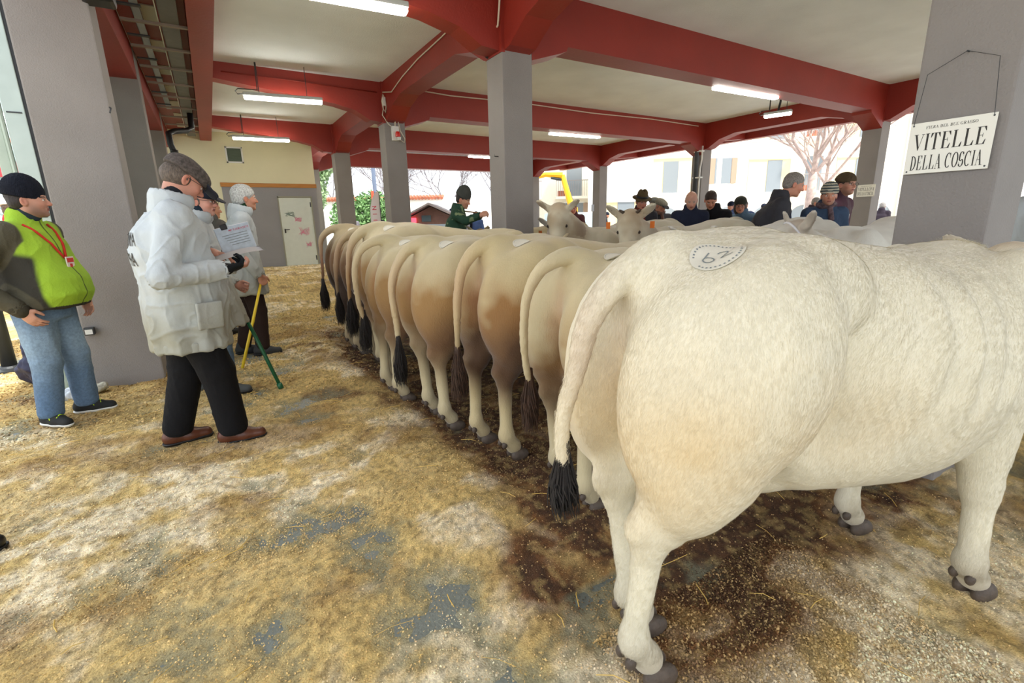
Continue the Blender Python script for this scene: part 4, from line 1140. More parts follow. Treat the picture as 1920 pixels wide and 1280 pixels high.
def skin_color(V, c, R, tone, hair, beard=0.0, brow=None, glove=None, lip=(168, 88, 80)):
    tone = np.array(srgb(*tone)); L = (V - c) @ R
    n = vnoise(V, 22.0, 5, 2)
    C = np.repeat(tone[None], len(V), 0) * (.90 + .2 * n)[:, None]
    g = lambda cx, cy, cz, rx, ry, rz: np.exp(-(((L[:, 0] - cx) / rx) ** 2 + ((np.abs(L[:, 1]) - cy) / ry) ** 2 + ((L[:, 2] - cz) / rz) ** 2))
    def mix(C, m, col): m = np.clip(m, 0, 1)[:, None]; return C * (1 - m) + np.array(srgb(*col)) * m
    red = tuple(int(v) for v in (min(255, tone[0] ** .4545 * 255 * 1.02), tone[1] ** .4545 * 255 * .80, tone[2] ** .4545 * 255 * .78))
    C = mix(C, .55 * g(.11, 0, -.03, .02, .02, .02) + .4 * g(.07, .045, -.03, .03, .025, .025) + .5 * g(-.008, .085, -.01, .03, .02, .035), red)
    if beard: C = mix(C, beard * (g(.06, 0, -.09, .06, .07, .035) + .7 * g(.03, .06, -.06, .04, .03, .05)), (62, 56, 56))
    C = mix(C, .75 * (np.abs(L[:, 2] + .0615) < .011) * (np.abs(L[:, 1]) < .022) * (L[:, 0] > .084), lip)
    C = mix(C, .9 * (np.abs(L[:, 2] + .0615) < .0022) * (np.abs(L[:, 1]) < .021) * (L[:, 0] > .084), (70, 40, 38))
    e = np.sqrt((L[:, 0] - .080) ** 2 + (np.abs(L[:, 1]) - .031) ** 2 + (L[:, 2] - .003) ** 2)
    C = mix(C, (e < .0145) & (L[:, 0] > .082) & (np.abs(L[:, 2] - .002) < .006), (216, 208, 202))
    C = mix(C, (e < .0145) & (L[:, 0] > .084) & (np.hypot(np.abs(L[:, 1]) - .031, L[:, 2] - .002) < .0055), (44, 34, 28))
    C = mix(C, (e < .016) & (L[:, 0] > .080) & (L[:, 2] > .007) & (L[:, 2] < .0105), (60, 42, 36))
    C = mix(C, .85 * (L[:, 0] > .066) * (np.abs(L[:, 2] - .0245 + .25 * np.abs(np.abs(L[:, 1]) - .03)) < .0048) * (np.abs(np.abs(L[:, 1]) - .032) < .019), brow or hair)
    if glove is not None:
        for p in glove[1]:
            m = np.linalg.norm(V - p, axis=1) < .20
            C[m & (((V - p) @ glove[2]) > -.03)] = srgb(*glove[0]) if False else C[m & (((V - p) @ glove[2]) > -.03)]
    return np.clip(C, 0, .95)

def make_body(root, P, tone, hair, vox=.006, face=None, beard=0, nohand=(False, False)):
    S = SDF()
    head_sdf(S, P.hc, P.HR, face)
    S.cap(P.hc + P.HR @ np.array([-.022, 0, -.07]), P.neck - np.array([.01, 0, 0]), .055, .062, k=.03)
    dx = P.dx
    S.loft(2, [(.84, dx(.84), 0, .10, .15), (1.0, dx(1.0), 0, .10, .14), (1.2, dx(1.2), 0, .105, .145), (1.35, dx(1.35), 0, .10, .17), (1.44, dx(1.44), 0, .06, .12)], rnd=.03)
    for i, s in enumerate((-1, 1)):
        S.cap(P.neck, P.sh[i], .05, .055, k=.04)
        S.cap(P.sh[i], P.el[i], .050, .038, k=.03); S.cap(P.el[i], P.wr[i], .037, .026, k=.02)
        if not nohand[i]: hand_sdf(S, P.wr[i], P.hd[i], s)
        fx, fy, fa = P.feet[i]
        kn = np.array([(dx(.9) + fx) / 2 + .02, (.095 * s + fy) / 2, .49])
        S.cap((dx(.9), .095 * s, .90), kn, .085, .055, k=.05); S.cap(kn, (fx - .02, fy, .11), .052, .036, k=.03)
        S.cap((fx - .05, fy, .05), (fx + .05 * math.cos(fa), fy + .05 * math.sin(fa), .042), .030, .026, k=.02)
    hzc = P.hc[2]
    z = np.concatenate([np.arange(-.05, hzc - .20, vox * 1.35), np.arange(hzc - .20, hzc + .20, min(vox, .0042) if vox < .007 else vox * .8), np.arange(hzc + .2, hzc + .9, vox * 1.3)])
    hv = min(vox, .0042) if vox < .007 else vox * .8
    yy = np.concatenate([np.arange(-1.0, -.11, vox), np.arange(-.11, .11, hv), np.arange(.11, 1.0, vox)])
    me = S.mesh('body', vox, axes=(None if vox > .007 else np.arange(-.8, 1.2, max(.0045, hv)), yy, z), colf=lambda V: skin_color(V, P.hc, P.HR, tone, hair, beard))
    return link('body', me, SKINM, root)

def fabric(co, seed, amp): 
    q = co * np.array([1, 1, .34])
    q = q * 1.3 + .05 * np.stack([vnoise(co, 6., seed + 5), vnoise(co, 6., seed + 6), vnoise(co, 6., seed + 7)], 1)
    th = np.arctan2(co[:, 1], co[:, 0]); z = co[:, 2]
    dr = np.sin(11 * th + 7 * vnoise(co, 2.5, seed + 8) + 3 * z) * sstep(1.25, .65, z) * (z > .5)
    dg = np.sin((co[:, 0] * .6 + co[:, 1] * .5 + z) * 42 + 9 * vnoise(co, 3.5, seed + 4, 2)) * sstep(.52, .62, vnoise(co, 4.0, seed + 2, 1))
    w_ = q + .06 * np.stack([vnoise(co, 7., seed + 5), vnoise(co, 7., seed + 6), vnoise(co, 7., seed + 7)], 1)
    k1 = np.clip(1 - np.abs(vnoise(w_ * [1, 1, 1.5], 6., seed + 11) - .5) * 3, 0, 1) ** 5; k2 = np.clip(1 - np.abs(vnoise(w_ * [1, 1, 2.4], 11., seed + 12) - .5) * 3, 0, 1) ** 5
    return amp * (.55 * dr + .10 * dg + .75 * k1 + .5 * k2 + 1.2 * (vnoise(q, 6.5, seed, 2) - .5) + .5 * (vnoise(co, 20.0, seed + 1, 2) - .5) - .3)

def finish(me, seed, amp): displace(me, lambda co, no: fabric(co, seed, amp)); return me

def make_jacket(root, P, m, name='jacket', hem=.80, flare=0.0, thick=1.0, vox=.008, collar=True, wr=.050, seed=3, amp=.006, hood=False, colf=None, cuff=1.0, open_front=False, sleeves=True, top=1.445):
    S = SDF(); dx = P.dx; G = P.girth * thick; b = P.belly
    st = []
    for z in (hem, (hem + .95) / 2 if hem < .85 else .9, .98, 1.10, 1.22, 1.34, 1.42, top):
        k = {0: 1}.get(0)
        rx = np.interp(z, [.5, .8, .95, 1.10, 1.25, 1.36, 1.44], [.155, .150, .140, .135, .140, .130, .085])
        ry = np.interp(z, [.5, .8, .95, 1.10, 1.25, 1.36, 1.44], [.205, .200, .190, .180, .190, .200, .150])
        fl = flare * max(0, 1.1 - z) * .25
        bx = b * math.exp(-((z - 1.03) / .17) ** 2)
        st.append((z, dx(z) + bx * .6, 0, rx * G + fl + bx * .75, ry * (G * .5 + .5) + fl * .8 + bx * .25))
    st = sorted(set(st))
    S.loft(2, st, rnd=.02, p=2.3)
    for i, s in enumerate((-1, 1)):
        if not sleeves: break
        S.cap(P.neck - np.array([.01, 0, .02]), P.sh[i] + np.array([0, 0, .005]), .065, .072 * thick, k=.06)
        S.cap(P.sh[i], P.el[i], .074 * thick, .060 * thick, k=.035); S.cap(P.el[i], P.wr[i] - (P.wr[i] - P.el[i]) * .06, .058 * thick, wr, k=.02)
        d = (P.wr[i] - P.el[i]); d = d / np.linalg.norm(d)
        S.cap(P.wr[i] - d * .01, P.wr[i] + d * .03, wr * .86, wr * .86, k=.004, sub=True)
    if collar:
        c = P.neck + np.array([-.008, 0, .035])
        S.cap(c + np.array([0, 0, -.06]), c + np.array([P.hunch * .02, 0, .03]), .098, .096, k=.04)
        S.cap(c + np.array([0.01, 0, .03]), c + np.array([.025, 0, .16]), .066, .072, k=.012, sub=True)
    if hood:
        S.ell(P.neck + np.array([-.09, 0, .02]), (.075, .13, .06), k=.04)
    # hollow hem
    S.loft(2, [(hem - .1, dx(hem), 0, st[0][3] - .018, st[0][4] - .018), (hem + .06, dx(hem), 0, st[0][3] - .022, st[0][4] - .022)], rnd=.005, k=.006, sub=True)
    me = S.mesh(name, vox, colf=None)
    finish(me, seed, amp)
    if colf is not None:
        co = np.empty(len(me.vertices) * 3, np.float32); me.vertices.foreach_get('co', co); set_col(me, colf(co.reshape(-1, 3)))
    return link(name, me, m, root)

def make_trousers(root, P, m, vox=.009, seed=5, amp=.005, w=1.0, top=1.0, hemz=.07, colf=None):
    S = SDF(); dx = P.dx
    S.loft(2, [(.80, dx(.85), 0, .125 * P.girth, .170), (.90, dx(.9), 0, .135 * P.girth, .178), (top, dx(1.0), 0, .13 * P.girth, .165)], rnd=.02)
    for i, s in enumerate((-1, 1)):
        fx, fy, fa = P.feet[i]
        kn = np.array([(dx(.9) + fx) / 2 + .02, (.095 * s + fy) / 2, .49])
        S.cap((dx(.9), .092 * s, .86), kn, .105 * (.5 + .5 * P.girth), .082 * w, k=.04); S.cap(kn, (fx - .02, fy, hemz + .04), .080 * w, .070 * w, k=.02)
        S.cap((fx - .02, fy, hemz - .05), (fx - .02, fy, hemz - .04), .12, .12, k=.004, sub=True) if False else None
    S.box((0, 0, hemz - .5), (1, 1, .5), .001, k=.004, sub=True)
    me = S.mesh('trousers', vox); finish(me, seed, amp)
    if colf is not None:
        co = np.empty(len(me.vertices) * 3, np.float32); me.vertices.foreach_get('co', co); set_col(me, colf(co.reshape(-1, 3)))
    return link('trousers', me, m, root)

def make_shoes(root, P, m, sole=None, boots=False, lace=None, vox=.006):
    for i in (0, 1):
        fx, fy, fa = P.feet[i]
        S = SDF()
        S.cap((-.045, 0, .050), (.06, 0, .045), .044, .046, k=.03)
        S.cap((.06, 0, .040), (.155, -.004, .034), .046, .036, k=.03)
        S.cap((-.02, 0, .06), (-.02, 0, .20 if boots else .10), .045, .050, k=.03)
        S.box((.05, 0, -.10), (.3, .2, .102), .001, k=.004, sub=True)
        o = link('shoe', S.mesh('shoe', vox), m, root); o.location = (fx - .03, fy, 0); o.rotation_euler = (0, 0, fa)
        T = SDF(); T.cap((-.045, 0, .035), (.06, 0, .035), .050, .050, k=.02); T.cap((.06, 0, .035), (.158, -.004, .034), .050, .041, k=.02)
        T.box((.05, 0, .15), (.4, .3, .126), .001, k=.003, sub=True); T.box((.05, 0, -.2), (.4, .3, .201), .001, k=.003, sub=True)
        link('sole', T.mesh('sole', vox), sole or BLACKP, o)
        if lace:
            q = MB()
            for k in range(5):
                x = .015 + k * .018; z = .108 - k * .006
                q.tube([(x, -.030, z - .012), (x + .004, 0, z + .006), (x + .012, .030, z - .012)], .004, 5).tube([(x, .030, z - .012), (x + .004, 0, z + .006), (x + .012, -.030, z - .012)], .004, 5)
            q.tube([(.03, 0, .105), (.02, .035, .10), (.05, .05, .06)], .004, 5).tube([(.03, 0, .105), (.03, -.035, .10), (.06, -.05, .06)], .004, 5)
            q.build('laces', lace, o, smooth=True)

def make_hair(root, P, m, style='short', vox=.006, seed=2):
    c, R = P.hc, P.HR; h = lambda x, y, z: c + R @ np.array([x, y, z]); S = SDF()
    if style == 'full':
        S.ell(h(-.020, 0, .044), (.112, .092, .098), k=.02, rot=R); S.ell(h(-.05, 0, -.02), (.07, .085, .065), k=.03, rot=R)
        S.ell(h(.105, 0, -.035), (.085, .085, .085), k=.015, rot=R, sub=True); S.ell(h(.02, 0, -.10), (.085, .07, .085), k=.02, rot=R, sub=True)
        for s in (-1, 1): S.ell(h(.005, s * .09, -.02), (.028, .03, .035), k=.01, rot=R, sub=True)
    elif style == 'sides':
        S.ell(h(-.030, 0, .0), (.096, .084, .078), k=.02, rot=R)
        S.ell(h(.085, 0, -.03), (.085, .10, .12), k=.015, rot=R, sub=True); S.ell(h(-.0, 0, .10), (.10, .065, .075), k=.02, rot=R, sub=True)
    elif style == 'long':
        S.ell(h(-.022, 0, .04), (.112, .096, .10), k=.02, rot=R); S.ell(h(-.05, 0, -.06), (.075, .10, .12), k=.04, rot=R)
        S.ell(h(.10, 0, -.05), (.095, .066, .12), k=.015, rot=R, sub=True)
    else:
        S.ell(h(-.018, 0, .040), (.104, .083, .092), k=.02, rot=R); S.ell(h(-.045, 0, -.02), (.062, .077, .055), k=.03, rot=R)
        S.ell(h(.108, 0, -.030), (.080, .090, .092), k=.012, rot=R, sub=True); S.ell(h(.02, 0, -.10), (.08, .09, .08), k=.02, rot=R, sub=True)
        for s in (-1, 1): S.ell(h(.0, s * .09, -.015), (.026, .022, .035), k=.01, rot=R, sub=True)
    me = S.mesh('hair', vox); displace(me, lambda co, no: .006 * (vnoise(co * [1, 1, .6], 60., seed, 2) - .4))
    return link('hair', me, m, root)

def hair_mat(name, col): return mat('hair_' + name, srgb(*col), .6, var=.45, vscale=50, stretch=(3, 3, 1), bump=.004, bscale=120)

def make_beanie(root, P, m, cuff=True, pom=None, colf=None, vox=.006, ears=True, tall=0.0, down=0.0):
    c, R = P.hc, P.HR; h = lambda x, y, z: c + R @ np.array([x, y, z]); S = SDF()
    S.ell(h(-.020, 0, .048 + tall * .3), (.115, .097, .098 + tall), k=.02, rot=R); S.ell(h(-.045, 0, .0), (.078, .088, .06), k=.03, rot=R)
    pr = R @ Rm(0, .22)
    S.box(h(.03, 0, -.128 - down), (.25, .2, .15), .002, k=.006, rot=pr, sub=True)
    S.cap(h(.0, 0, -.2), h(.0, 0, .02), .072, .072, k=.01, sub=True)
    if cuff: 
        T = SDF()
    me = S.mesh('beanie', vox, colf=colf and (lambda V: colf(V, c, R)))
    displace(me, lambda co, no: .002 * np.sin(np.arctan2(((co - c) @ R)[:, 1], ((co - c) @ R)[:, 0]) * 60))
    o = link('beanie', me, m, root)
    if pom:
        T = SDF(); T.ell(h(-.03, 0, .165 + tall), (.042, .042, .042), rot=R); pm = T.mesh('pompom', .006)
        displace(pm, lambda co, no: .016 * (vnoise(co, 90., 3, 2) - .4)); link('pompom', pm, pom, o)
    return o

def make_flatcap(root, P, m, vox=.006, brim=True, colf=None, peak=1.0):
    c, R = P.hc, P.HR; h = lambda x, y, z: c + R @ np.array([x, y, z]); S = SDF()
    S.ell(h(-.012, 0, .055), (.118, .102, .072), k=.03, rot=R @ Rm(0, .18)); S.ell(h(-.04, 0, .03), (.09, .092, .06), k=.03, rot=R); S.ell(h(.06, 0, .055), (.065, .080, .042), k=.03, rot=R @ Rm(0, .25))
    S.box(h(.0, 0, -.115), (.25, .2, .14), .002, k=.006, rot=R @ Rm(0, .10), sub=True)
    S.cap(h(-.0, 0, -.2), h(.0, 0, .015), .074, .074, k=.01, sub=True)
    me = S.mesh('flat_cap', vox, colf=colf and (lambda V: colf(V, c, R)))
    o = link('flat_cap', me, m, root)
    T = SDF(); T.ell(h(.118, 0, .028), (.070 * peak, .074, .012), rot=R @ Rm(0, .42), k=.01); T.ell(h(.06, 0, .0), (.07, .06, .03), rot=R, k=.01, sub=True)
    link('peak', T.mesh('peak', .005), mat('cap_peak', srgb(34, 36, 46), .8), o)
    return o

def make_brimhat(root, P, m, vox=.006):
    c, R = P.hc, P.HR; h = lambda x, y, z: c + R @ np.array([x, y, z]); S = SDF()
    S.cap(h(-.01, 0, .05), h(-.01, 0, .12), .098, .080, k=.02)
    S.ell(h(-.01, 0, .052), (.170, .150, .011), k=.012, rot=R)
    S.ell(h(-.01, 0, .20), (.075, .016, .05), k=.03, rot=R, sub=True)
    S.cap(h(-.01, 0, -.10), h(-.01, 0, .03), .078, .078, k=.01, sub=True)
    o = link('felt_hat', S.mesh('felt_hat', vox), m, root)
    T = SDF(); T.cap(h(-.01, 0, .066), h(-.01, 0, .082), .100, .097); T.box(h(-.01, 0, .20), (.3, .3, .105), .001, k=.003, rot=R, sub=True); T.box(h(-.01, 0, -.04), (.3, .3, .105), .001, k=.003, rot=R, sub=True)
    link('hat_band', T.mesh('hat_band', .006), BLACKP, o)
    return o

def make_glasses(root, P, col=(40, 36, 34)):
    c, R = P.hc, P.HR; h = lambda x, y, z: Vector((c + R @ np.array([x, y, z])).tolist()); g = MB()
    for s in (-1, 1):
        g.tube([h(.106, s * .033 + .022 * math.cos(a), .001 + .015 * math.sin(a)) for a in np.linspace(0, 2 * math.pi, 17)], .0016, 6, cap=False)
        g.tube([h(.106, s * .055, .006), h(.09, s * .078, .008), h(-.005, s * .086, .006)], .0016, 6)
    g.tube([h(.106, -.011, .003), h(.110, 0, .006), h(.106, .011, .003)], .0014, 6)
    return g.build('glasses', mat('glasses', srgb(*col), .3, metal=.5), root, smooth=True)

def make_scarf(root, P, m, vox=.008, r=.032):
    S = SDF(); n = P.neck + np.array([.0, 0, .06])
    pts = [n + np.array([.085 * math.cos(a) + .012, .080 * math.sin(a), .01 * math.sin(2 * a)]) for a in np.linspace(0, 2 * math.pi, 13)]
    S.chain(pts, [r] * 13, k=.02); S.cap(n + np.array([.09, .02, -.02]), n + np.array([.13, .04, -.17]), r * .9, r, k=.02)
    me = S.mesh('scarf', vox); finish(me, 9, .005); return link('scarf', me, m, root)

def person(loc, yaw, label, P, scale=1.0, tone=(206, 158, 132), hair=None, hair_style='short', hair_name='grey', top=None, legs=None, shoes=None, vox=.010, legcol=None, legw=1.0, nohand=(False, False), shoekw=None, group=None, face=None, beard=0, extra=None, z=None):
    gz = float(ground_z(loc[0], loc[1])[0]) if z is None else z
    root = empty('person', (loc[0], loc[1], gz), yaw, label=label, cat='person', group=group)
    root.scale = (scale,) * 3
    make_body(root, P, tone, hair or (60, 50, 44), vox, face, beard, nohand)
    if hair: make_hair(root, P, hair_mat(hair_name, hair), hair_style, min(vox, .007))
    if top: make_jacket(root, P, vox=max(vox, .008), **top)
    make_trousers(root, P, legs or cloth('black', (26, 26, 30)), vox=max(vox, .009), colf=legcol, w=legw)
    make_shoes(root, P, shoes or mat('black_leather', srgb(24, 22, 22), .35), vox=.006 if vox < .008 else .011, **(shoekw or {}))
    if extra: extra(root, P)
    return root

LEATHER = mat('brown_leather', srgb(92, 50, 32), .38, var=.25, vscale=20, bump=.001, bscale=90)
BLACKC = cloth('black', (24, 24, 28)); NAVY = cloth('navy', (36, 42, 62)); CHAR = cloth('charcoal', (60, 60, 66)); 
# thin non-woven overall, dark clothes showing through painted into its colour towards the hem
def coat_col(V):
    n = vnoise(V, 5., 3, 3); z = V[:, 2]
    w = np.array(srgb(188, 196, 200)); d = np.array(srgb(136, 132, 108))
    m = np.clip(sstep(1.25, .70, z) * (.45 + .9 * (n - .2)), 0, 1)[:, None]
    return w * (1 - m) + d * m
WCOAT = mat('white_overall', vcol=True, rough=.6, var=.05, vscale=10, bump=.003, bscale=35)

def sdfcoat(S, name, root, vox=.006, amp=.004):
    me = S.mesh(name, vox); finish(me, 4, amp); co = np.empty(len(me.vertices) * 3, np.float32); me.vertices.foreach_get('co', co); set_col(me, coat_col(co.reshape(-1, 3))); return link(name, me, WCOAT, root)
def overall_collar(root, P):
    K = SDF(); K.cap(P.neck + np.array([-.01, 0, .0]), P.neck + np.array([.01, 0, .05]), .104, .116, k=.01); K.cap(P.neck + np.array([0, 0, .0]), P.neck + np.array([.04, 0, .18]), .086, .110, sub=True, k=.006)
    K.box(P.neck + np.array([.17, 0, .05]), (.08, .035, .12), .002, k=.01, sub=True)
    sdfcoat(K, 'coat_collar', root, .006, .004)
def inner_collar(root, P, m):
    S = SDF(); c = P.neck + np.array([.0, 0, .045]); S.cap(c + np.array([0, 0, -.03]), c + np.array([.03, 0, .055]), .080, .074); S.cap(c, c + np.array([.05, 0, .2]), .055, .062, sub=True, k=.01)
    S.ell(c + np.array([-.025, 0, .0]), (.080, .092, .036), k=.02)
    link('collar', S.mesh('collar', .006), m, root)
def proj_text(root, parent_me, body, size, m, org, yaw, xs=.8):
    """lettering wrapped on a garment: flat letters thrown onto the surface"""
    d = Vector((math.cos(yaw), math.sin(yaw), 0))       # direction the letters look out
    rt = Vector((-math.sin(yaw), math.cos(yaw), 0)) * 1.0
    o = text_mesh('lettering', body, size, m, Matrix.Identity(4), root, ext=0.0, xs=xs)
    bvh = BVHTree.FromPolygons([v.co[:] for v in parent_me.vertices], [p.vertices[:] for p in parent_me.polygons])
    bm = bmesh.new(); bm.from_mesh(o.data); bmesh.ops.triangulate(bm, faces=bm.faces[:]); bmesh.ops.subdivide_edges(bm, edges=bm.edges[:], cuts=2); 
    for v in bm.verts:
        p = Vector(org) + rt * v.co.x + Vector((0, 0, 1)) * v.co.y
        h = bvh.ray_cast(p + d * .5, -d)
        v.co = (h[0] + d * .004) if h[0] is not None else p
    bm.to_mesh(o.data); bm.free(); return o

# --- the white-coated judge in the flat cap
P1 = Pose(lean=-.10, hunch=.36, head=(.15, .62, 0), girth=1.26, belly=.05, hipx=.0,
          arms=[dict(e=(-.10, -.315, 1.10), w=(.215, -.20, 1.115), d=(1, .35, .12), n=(0, .5, 1), curl=.75, t=(0, .5, 1)), dict(e=(.0, .28, 1.13), w=(.20, .12, 1.20), d=(1, -.5, -.25), n=(-.2, -.2, -1), curl=.35, t=(0, -1, .3))],
          feet=[(.15, -.11, -.15), (-.13, .11, .05)])
PLAID = mat('cap_tweed', srgb(84, 76, 72), .9, var=.55, vscale=60, bump=.003, bscale=150)
def x1(root, P):
    make_flatcap(root, P, PLAID, peak=1.1); make_glasses(root, P); inner_collar(root, P, cloth('dark_collar', (34, 36, 42))); overall_collar(root, P)
    G = SDF(); hand_sdf(G, P.wr[0], dict(P.hd[0]), -1, 1.08)
    G.cap(P.wr[0] - np.array([.06, .01, 0]), P.wr[0], .034, .032, k=.02); gl = G.mesh('glove', .0045); displace(gl, lambda co, no: np.full(len(co), .002)); link('glove', gl, cloth('glove', (20, 24, 28), .7), root)
    S = SDF(); S.box((.10, -.238, .86), (.070, .008, .080), .004, rot=(.10, 0, .30)); sdfcoat(S, 'pocket', root)
    jk = [c for c in COL.objects if c.parent == root and c.name.startswith('overall')][0].data
    proj_text(root, jk, 'GIURIA', .105, INK, (-.09, .0, 1.30), math.pi + .42, .62)
    proj_text(root, jk, 'FIERA', .105, INK, (-.09, .0, 1.19), math.pi + .42, .62)
person((-.20, 3.56), .12, 'person in a white overall and tweed flat cap reading papers, one black glove', P1, 1.015, tone=(206, 150, 128), hair=(96, 84, 74), hair_style='sides', hair_name='brown_grey',
       top=dict(m=WCOAT, name='overall', hem=.64, flare=.0, thick=1.10, collar=False, colf=coat_col, amp=.014, wr=.056, seed=3), legs=cloth('black_trousers', (14, 14, 17)), shoes=LEATHER, vox=.0055, legw=1.22, nohand=(True, False), beard=.1, extra=x1)
TROUS_W = 1.0

# --- the man in the green vest
def vest_col(V):
    x, y, z = V[:, 0], V[:, 1], V[:, 2]
    lime = np.array(srgb(150, 186, 46)); dk = np.array(srgb(44, 42, 34)); ol = np.array(srgb(74, 70, 54))
    c = np.repeat(lime[None], len(V), 0) * (.85 + .3 * vnoise(V, 9., 3, 2))[:, None]
    def mixm(m, col): m_ = np.clip(m, 0, 1)[:, None]; c[:] = c * (1 - m_) + col * m_
    mixm(sstep(.125, .145, np.abs(y) + .35 * (z - 1.0) * 0) * sstep(.20, .17, x + .10 * (z - 1.0)) * sstep(1.33, 1.28, z + .3 * np.maximum(0, x)), dk)
    c[(np.abs(y) < .5) & (z < .905)] = dk
    c[(np.abs(y) < .006) & (x > 0)] = srgb(30, 30, 26)
    for i in (0, 1):
        for a_, b_ in ((P2.sh[i], P2.el[i]), (P2.el[i], P2.wr[i])):
            d_ = b_ - a_; t_ = np.clip(((V - a_) @ d_) / (d_ @ d_), 0, 1); mixm(sstep(.118, .108, np.linalg.norm(V - a_ - t_[:, None] * d_, axis=1)) * sstep(.170, .190, np.abs(y)) * sstep(.20, .17, x), ol)
    mixm(sstep(.255, .275, np.abs(y)), ol)
    return c
P2 = Pose(lean=.02, hunch=.08, head=(.42, .0, 0), girth=1.24, belly=.11,
          arms=[dict(e=(-.14, -.36, 1.13), w=(.06, -.265, .90), d=(.55, .25, -1), n=(0, 1, 0), curl=.3, t=(1, 0, 0)), dict(e=(-.10, .36, 1.13), w=(.10, .26, .90), d=(.55, -.25, -1), n=(0, -1, 0), curl=.3, t=(1, 0, 0))],
          feet=[(-.02, -.12, -.35), (.06, .13, .35)], hz=1.61)
JEANS = mat('washed_jeans', vcol=True, rough=.85, var=.18, vscale=60, bump=.002, bscale=200)
def jean_col(V):
    n = vnoise(V, 5., 9, 3); f = np.exp(-((V[:, 2] - .62) / .18) ** 2) * .5 + .3 * n
    a = np.array(srgb(62, 92, 128)); b = np.array(srgb(158, 182, 200)); f = np.clip(f, 0, 1)[:, None]
    return a * (1 - f) + b * f
def x2(root, P):
    make_beanie(root, P, cloth('beanie_navy', (18, 22, 34), bump=.004, bscale=120), tall=.03, down=.018)
    inner_collar(root, P, cloth('teal_collar', (40, 52, 60)))
    g = MB(); n = P.neck; c1 = cloth('red_lanyard', (196, 52, 40))
    bx = lambda z: P.dx(z) + .12 * P.girth + .17 * math.exp(-((z - 1.03) / .17) ** 2)
    jk = [c for c in COL.objects if c.parent == root and c.name.startswith('vest_jacket')][0].data
    bvh = BVHTree.FromPolygons([v.co[:] for v in jk.vertices], [p.vertices[:] for p in jk.polygons])
    def on(y, z, l=.006):
        h = bvh.ray_cast(Vector((1, y, z)), Vector((-1, 0, 0))); return Vector((h[0].x + l, y, z)) if h[0] is not None and h[0].x > -.12 else Vector((.02, y, z))
    for s in (-1, 1):
        g.tube([on(s * (.105 - .10 * k / 9), 1.475 - .24 * k / 9) for k in range(10)], .008, 6)
    g.build('lanyard', c1, root, smooth=True)
    p = on(0, 1.20, .012)
    MB().box((p.x - .004, -.035, 1.155), (p.x + .004, .035, 1.245), .002).build('badge', mat('badge', srgb(224, 210, 200), .4), root)
    MB().box((p.x + .0042, -.03, 1.205), (p.x + .0052, .03, 1.235)).box((p.x + .0042, -.012, 1.165), (p.x + .0052, .012, 1.195)).build('badge_print', REDP, root)
    for i, s in enumerate((-1, 1)):
        K = SDF(); K.cap(P.wr[i] - (P.wr[i] - P.el[i]) * .10, P.wr[i] - (P.wr[i] - P.el[i]) * .0, .054, .052); link('cuff', K.mesh('cuff', .007), cloth('olive_cuff', (60, 56, 44)), root)
person((-1.085, 4.60), -.42, 'person in a lime green vest, dark beanie and washed jeans, both hands in pockets', P2, .955, tone=(196, 146, 124), hair=(40, 32, 30), hair_name='dark',
       top=dict(m=mat('vest_cloth', vcol=True, rough=.85, bump=.003, bscale=80), name='vest_jacket', hem=.88, thick=1.05, colf=vest_col, amp=.008, wr=.056, seed=6), legs=JEANS, legcol=jean_col, legw=1.12, shoes=mat('black_knit', srgb(30, 32, 32), .8), shoekw=dict(sole=WHITEP, lace=mat('lime_lace', srgb(190, 226, 40), .6)), vox=.0055, beard=.65, face=dict(fat=1.12), extra=x2)

# --- further white-coated people
P3 = Pose(lean=-.02, hunch=.14, head=(-.25, .12, 0), girth=1.12, arms=[dict(e=(-.02, -.29, 1.10), w=(.26, -.16, 1.10), d=(1, .3, .1), n=(0, .4, 1), curl=.7, t=(0, .5, 1)), dict(e=(.02, .27, 1.05), w=(.20, .20, .92), d=(.9, .1, -.5), n=(0, -1, 0), curl=1.1, t=(0, 0, 1))],
          feet=[(.08, -.10, -.1), (-.10, .10, .1)])
def x3(root, P):
    make_flatcap(root, P, cloth('navy_cap', (28, 34, 48))); make_glasses(root, P, (70, 60, 56)); inner_collar(root, P, cloth('petrol_collar', (34, 48, 60))); overall_collar(root, P)
person((-.10, 4.66), -.15, 'person in glasses, navy cap and white overall, half hidden behind the flat capped reader', P3, .97, tone=(208, 156, 138), hair=(120, 112, 104), hair_style='sides', hair_name='grey_brown',
       top=dict(m=WCOAT, name='overall', hem=.60, flare=.85, thick=1.06, collar=False, colf=coat_col, amp=.012, wr=.055, seed=13), legs=JEANS, legcol=jean_col, shoes=mat('grey_boot', srgb(66, 70, 70), .7), vox=.0065, extra=x3)
P4 = Pose(lean=-.03, hunch=.18, head=(.10, .05, 0), girth=1.05, arms=[dict(e=(-.05, -.27, 1.11), w=(.10, -.25, .86), d=(.35, .1, -1), n=(0, 1, 0), curl=1.15, t=(1, 0, 0)), dict(e=(-.03, .27, 1.11), w=(.08, .25, .88))],
          feet=[(.06, -.09, -.1), (-.10, .10, .1)])
def x4(root, P): inner_collar(root, P, cloth('green_collar', (36, 66, 44))); overall_collar(root, P)
person((.27, 5.95), .02, 'white haired person in a white overall holding a thin yellow stick', P4, 1.03, tone=(200, 146, 120), hair=(196, 198, 196), hair_style='full', hair_name='white',
       top=dict(m=WCOAT, name='overall', hem=.66, flare=.15, thick=1.04, collar=False, colf=coat_col, amp=.010, wr=.052, seed=23), legs=cloth('dark_brown_trousers', (48, 34, 30)), shoes=mat('black_boot', srgb(40, 42, 44), .6), vox=.0065, extra=x4)
P5 = Pose(lean=.0, head=(-.3, .1, 0))
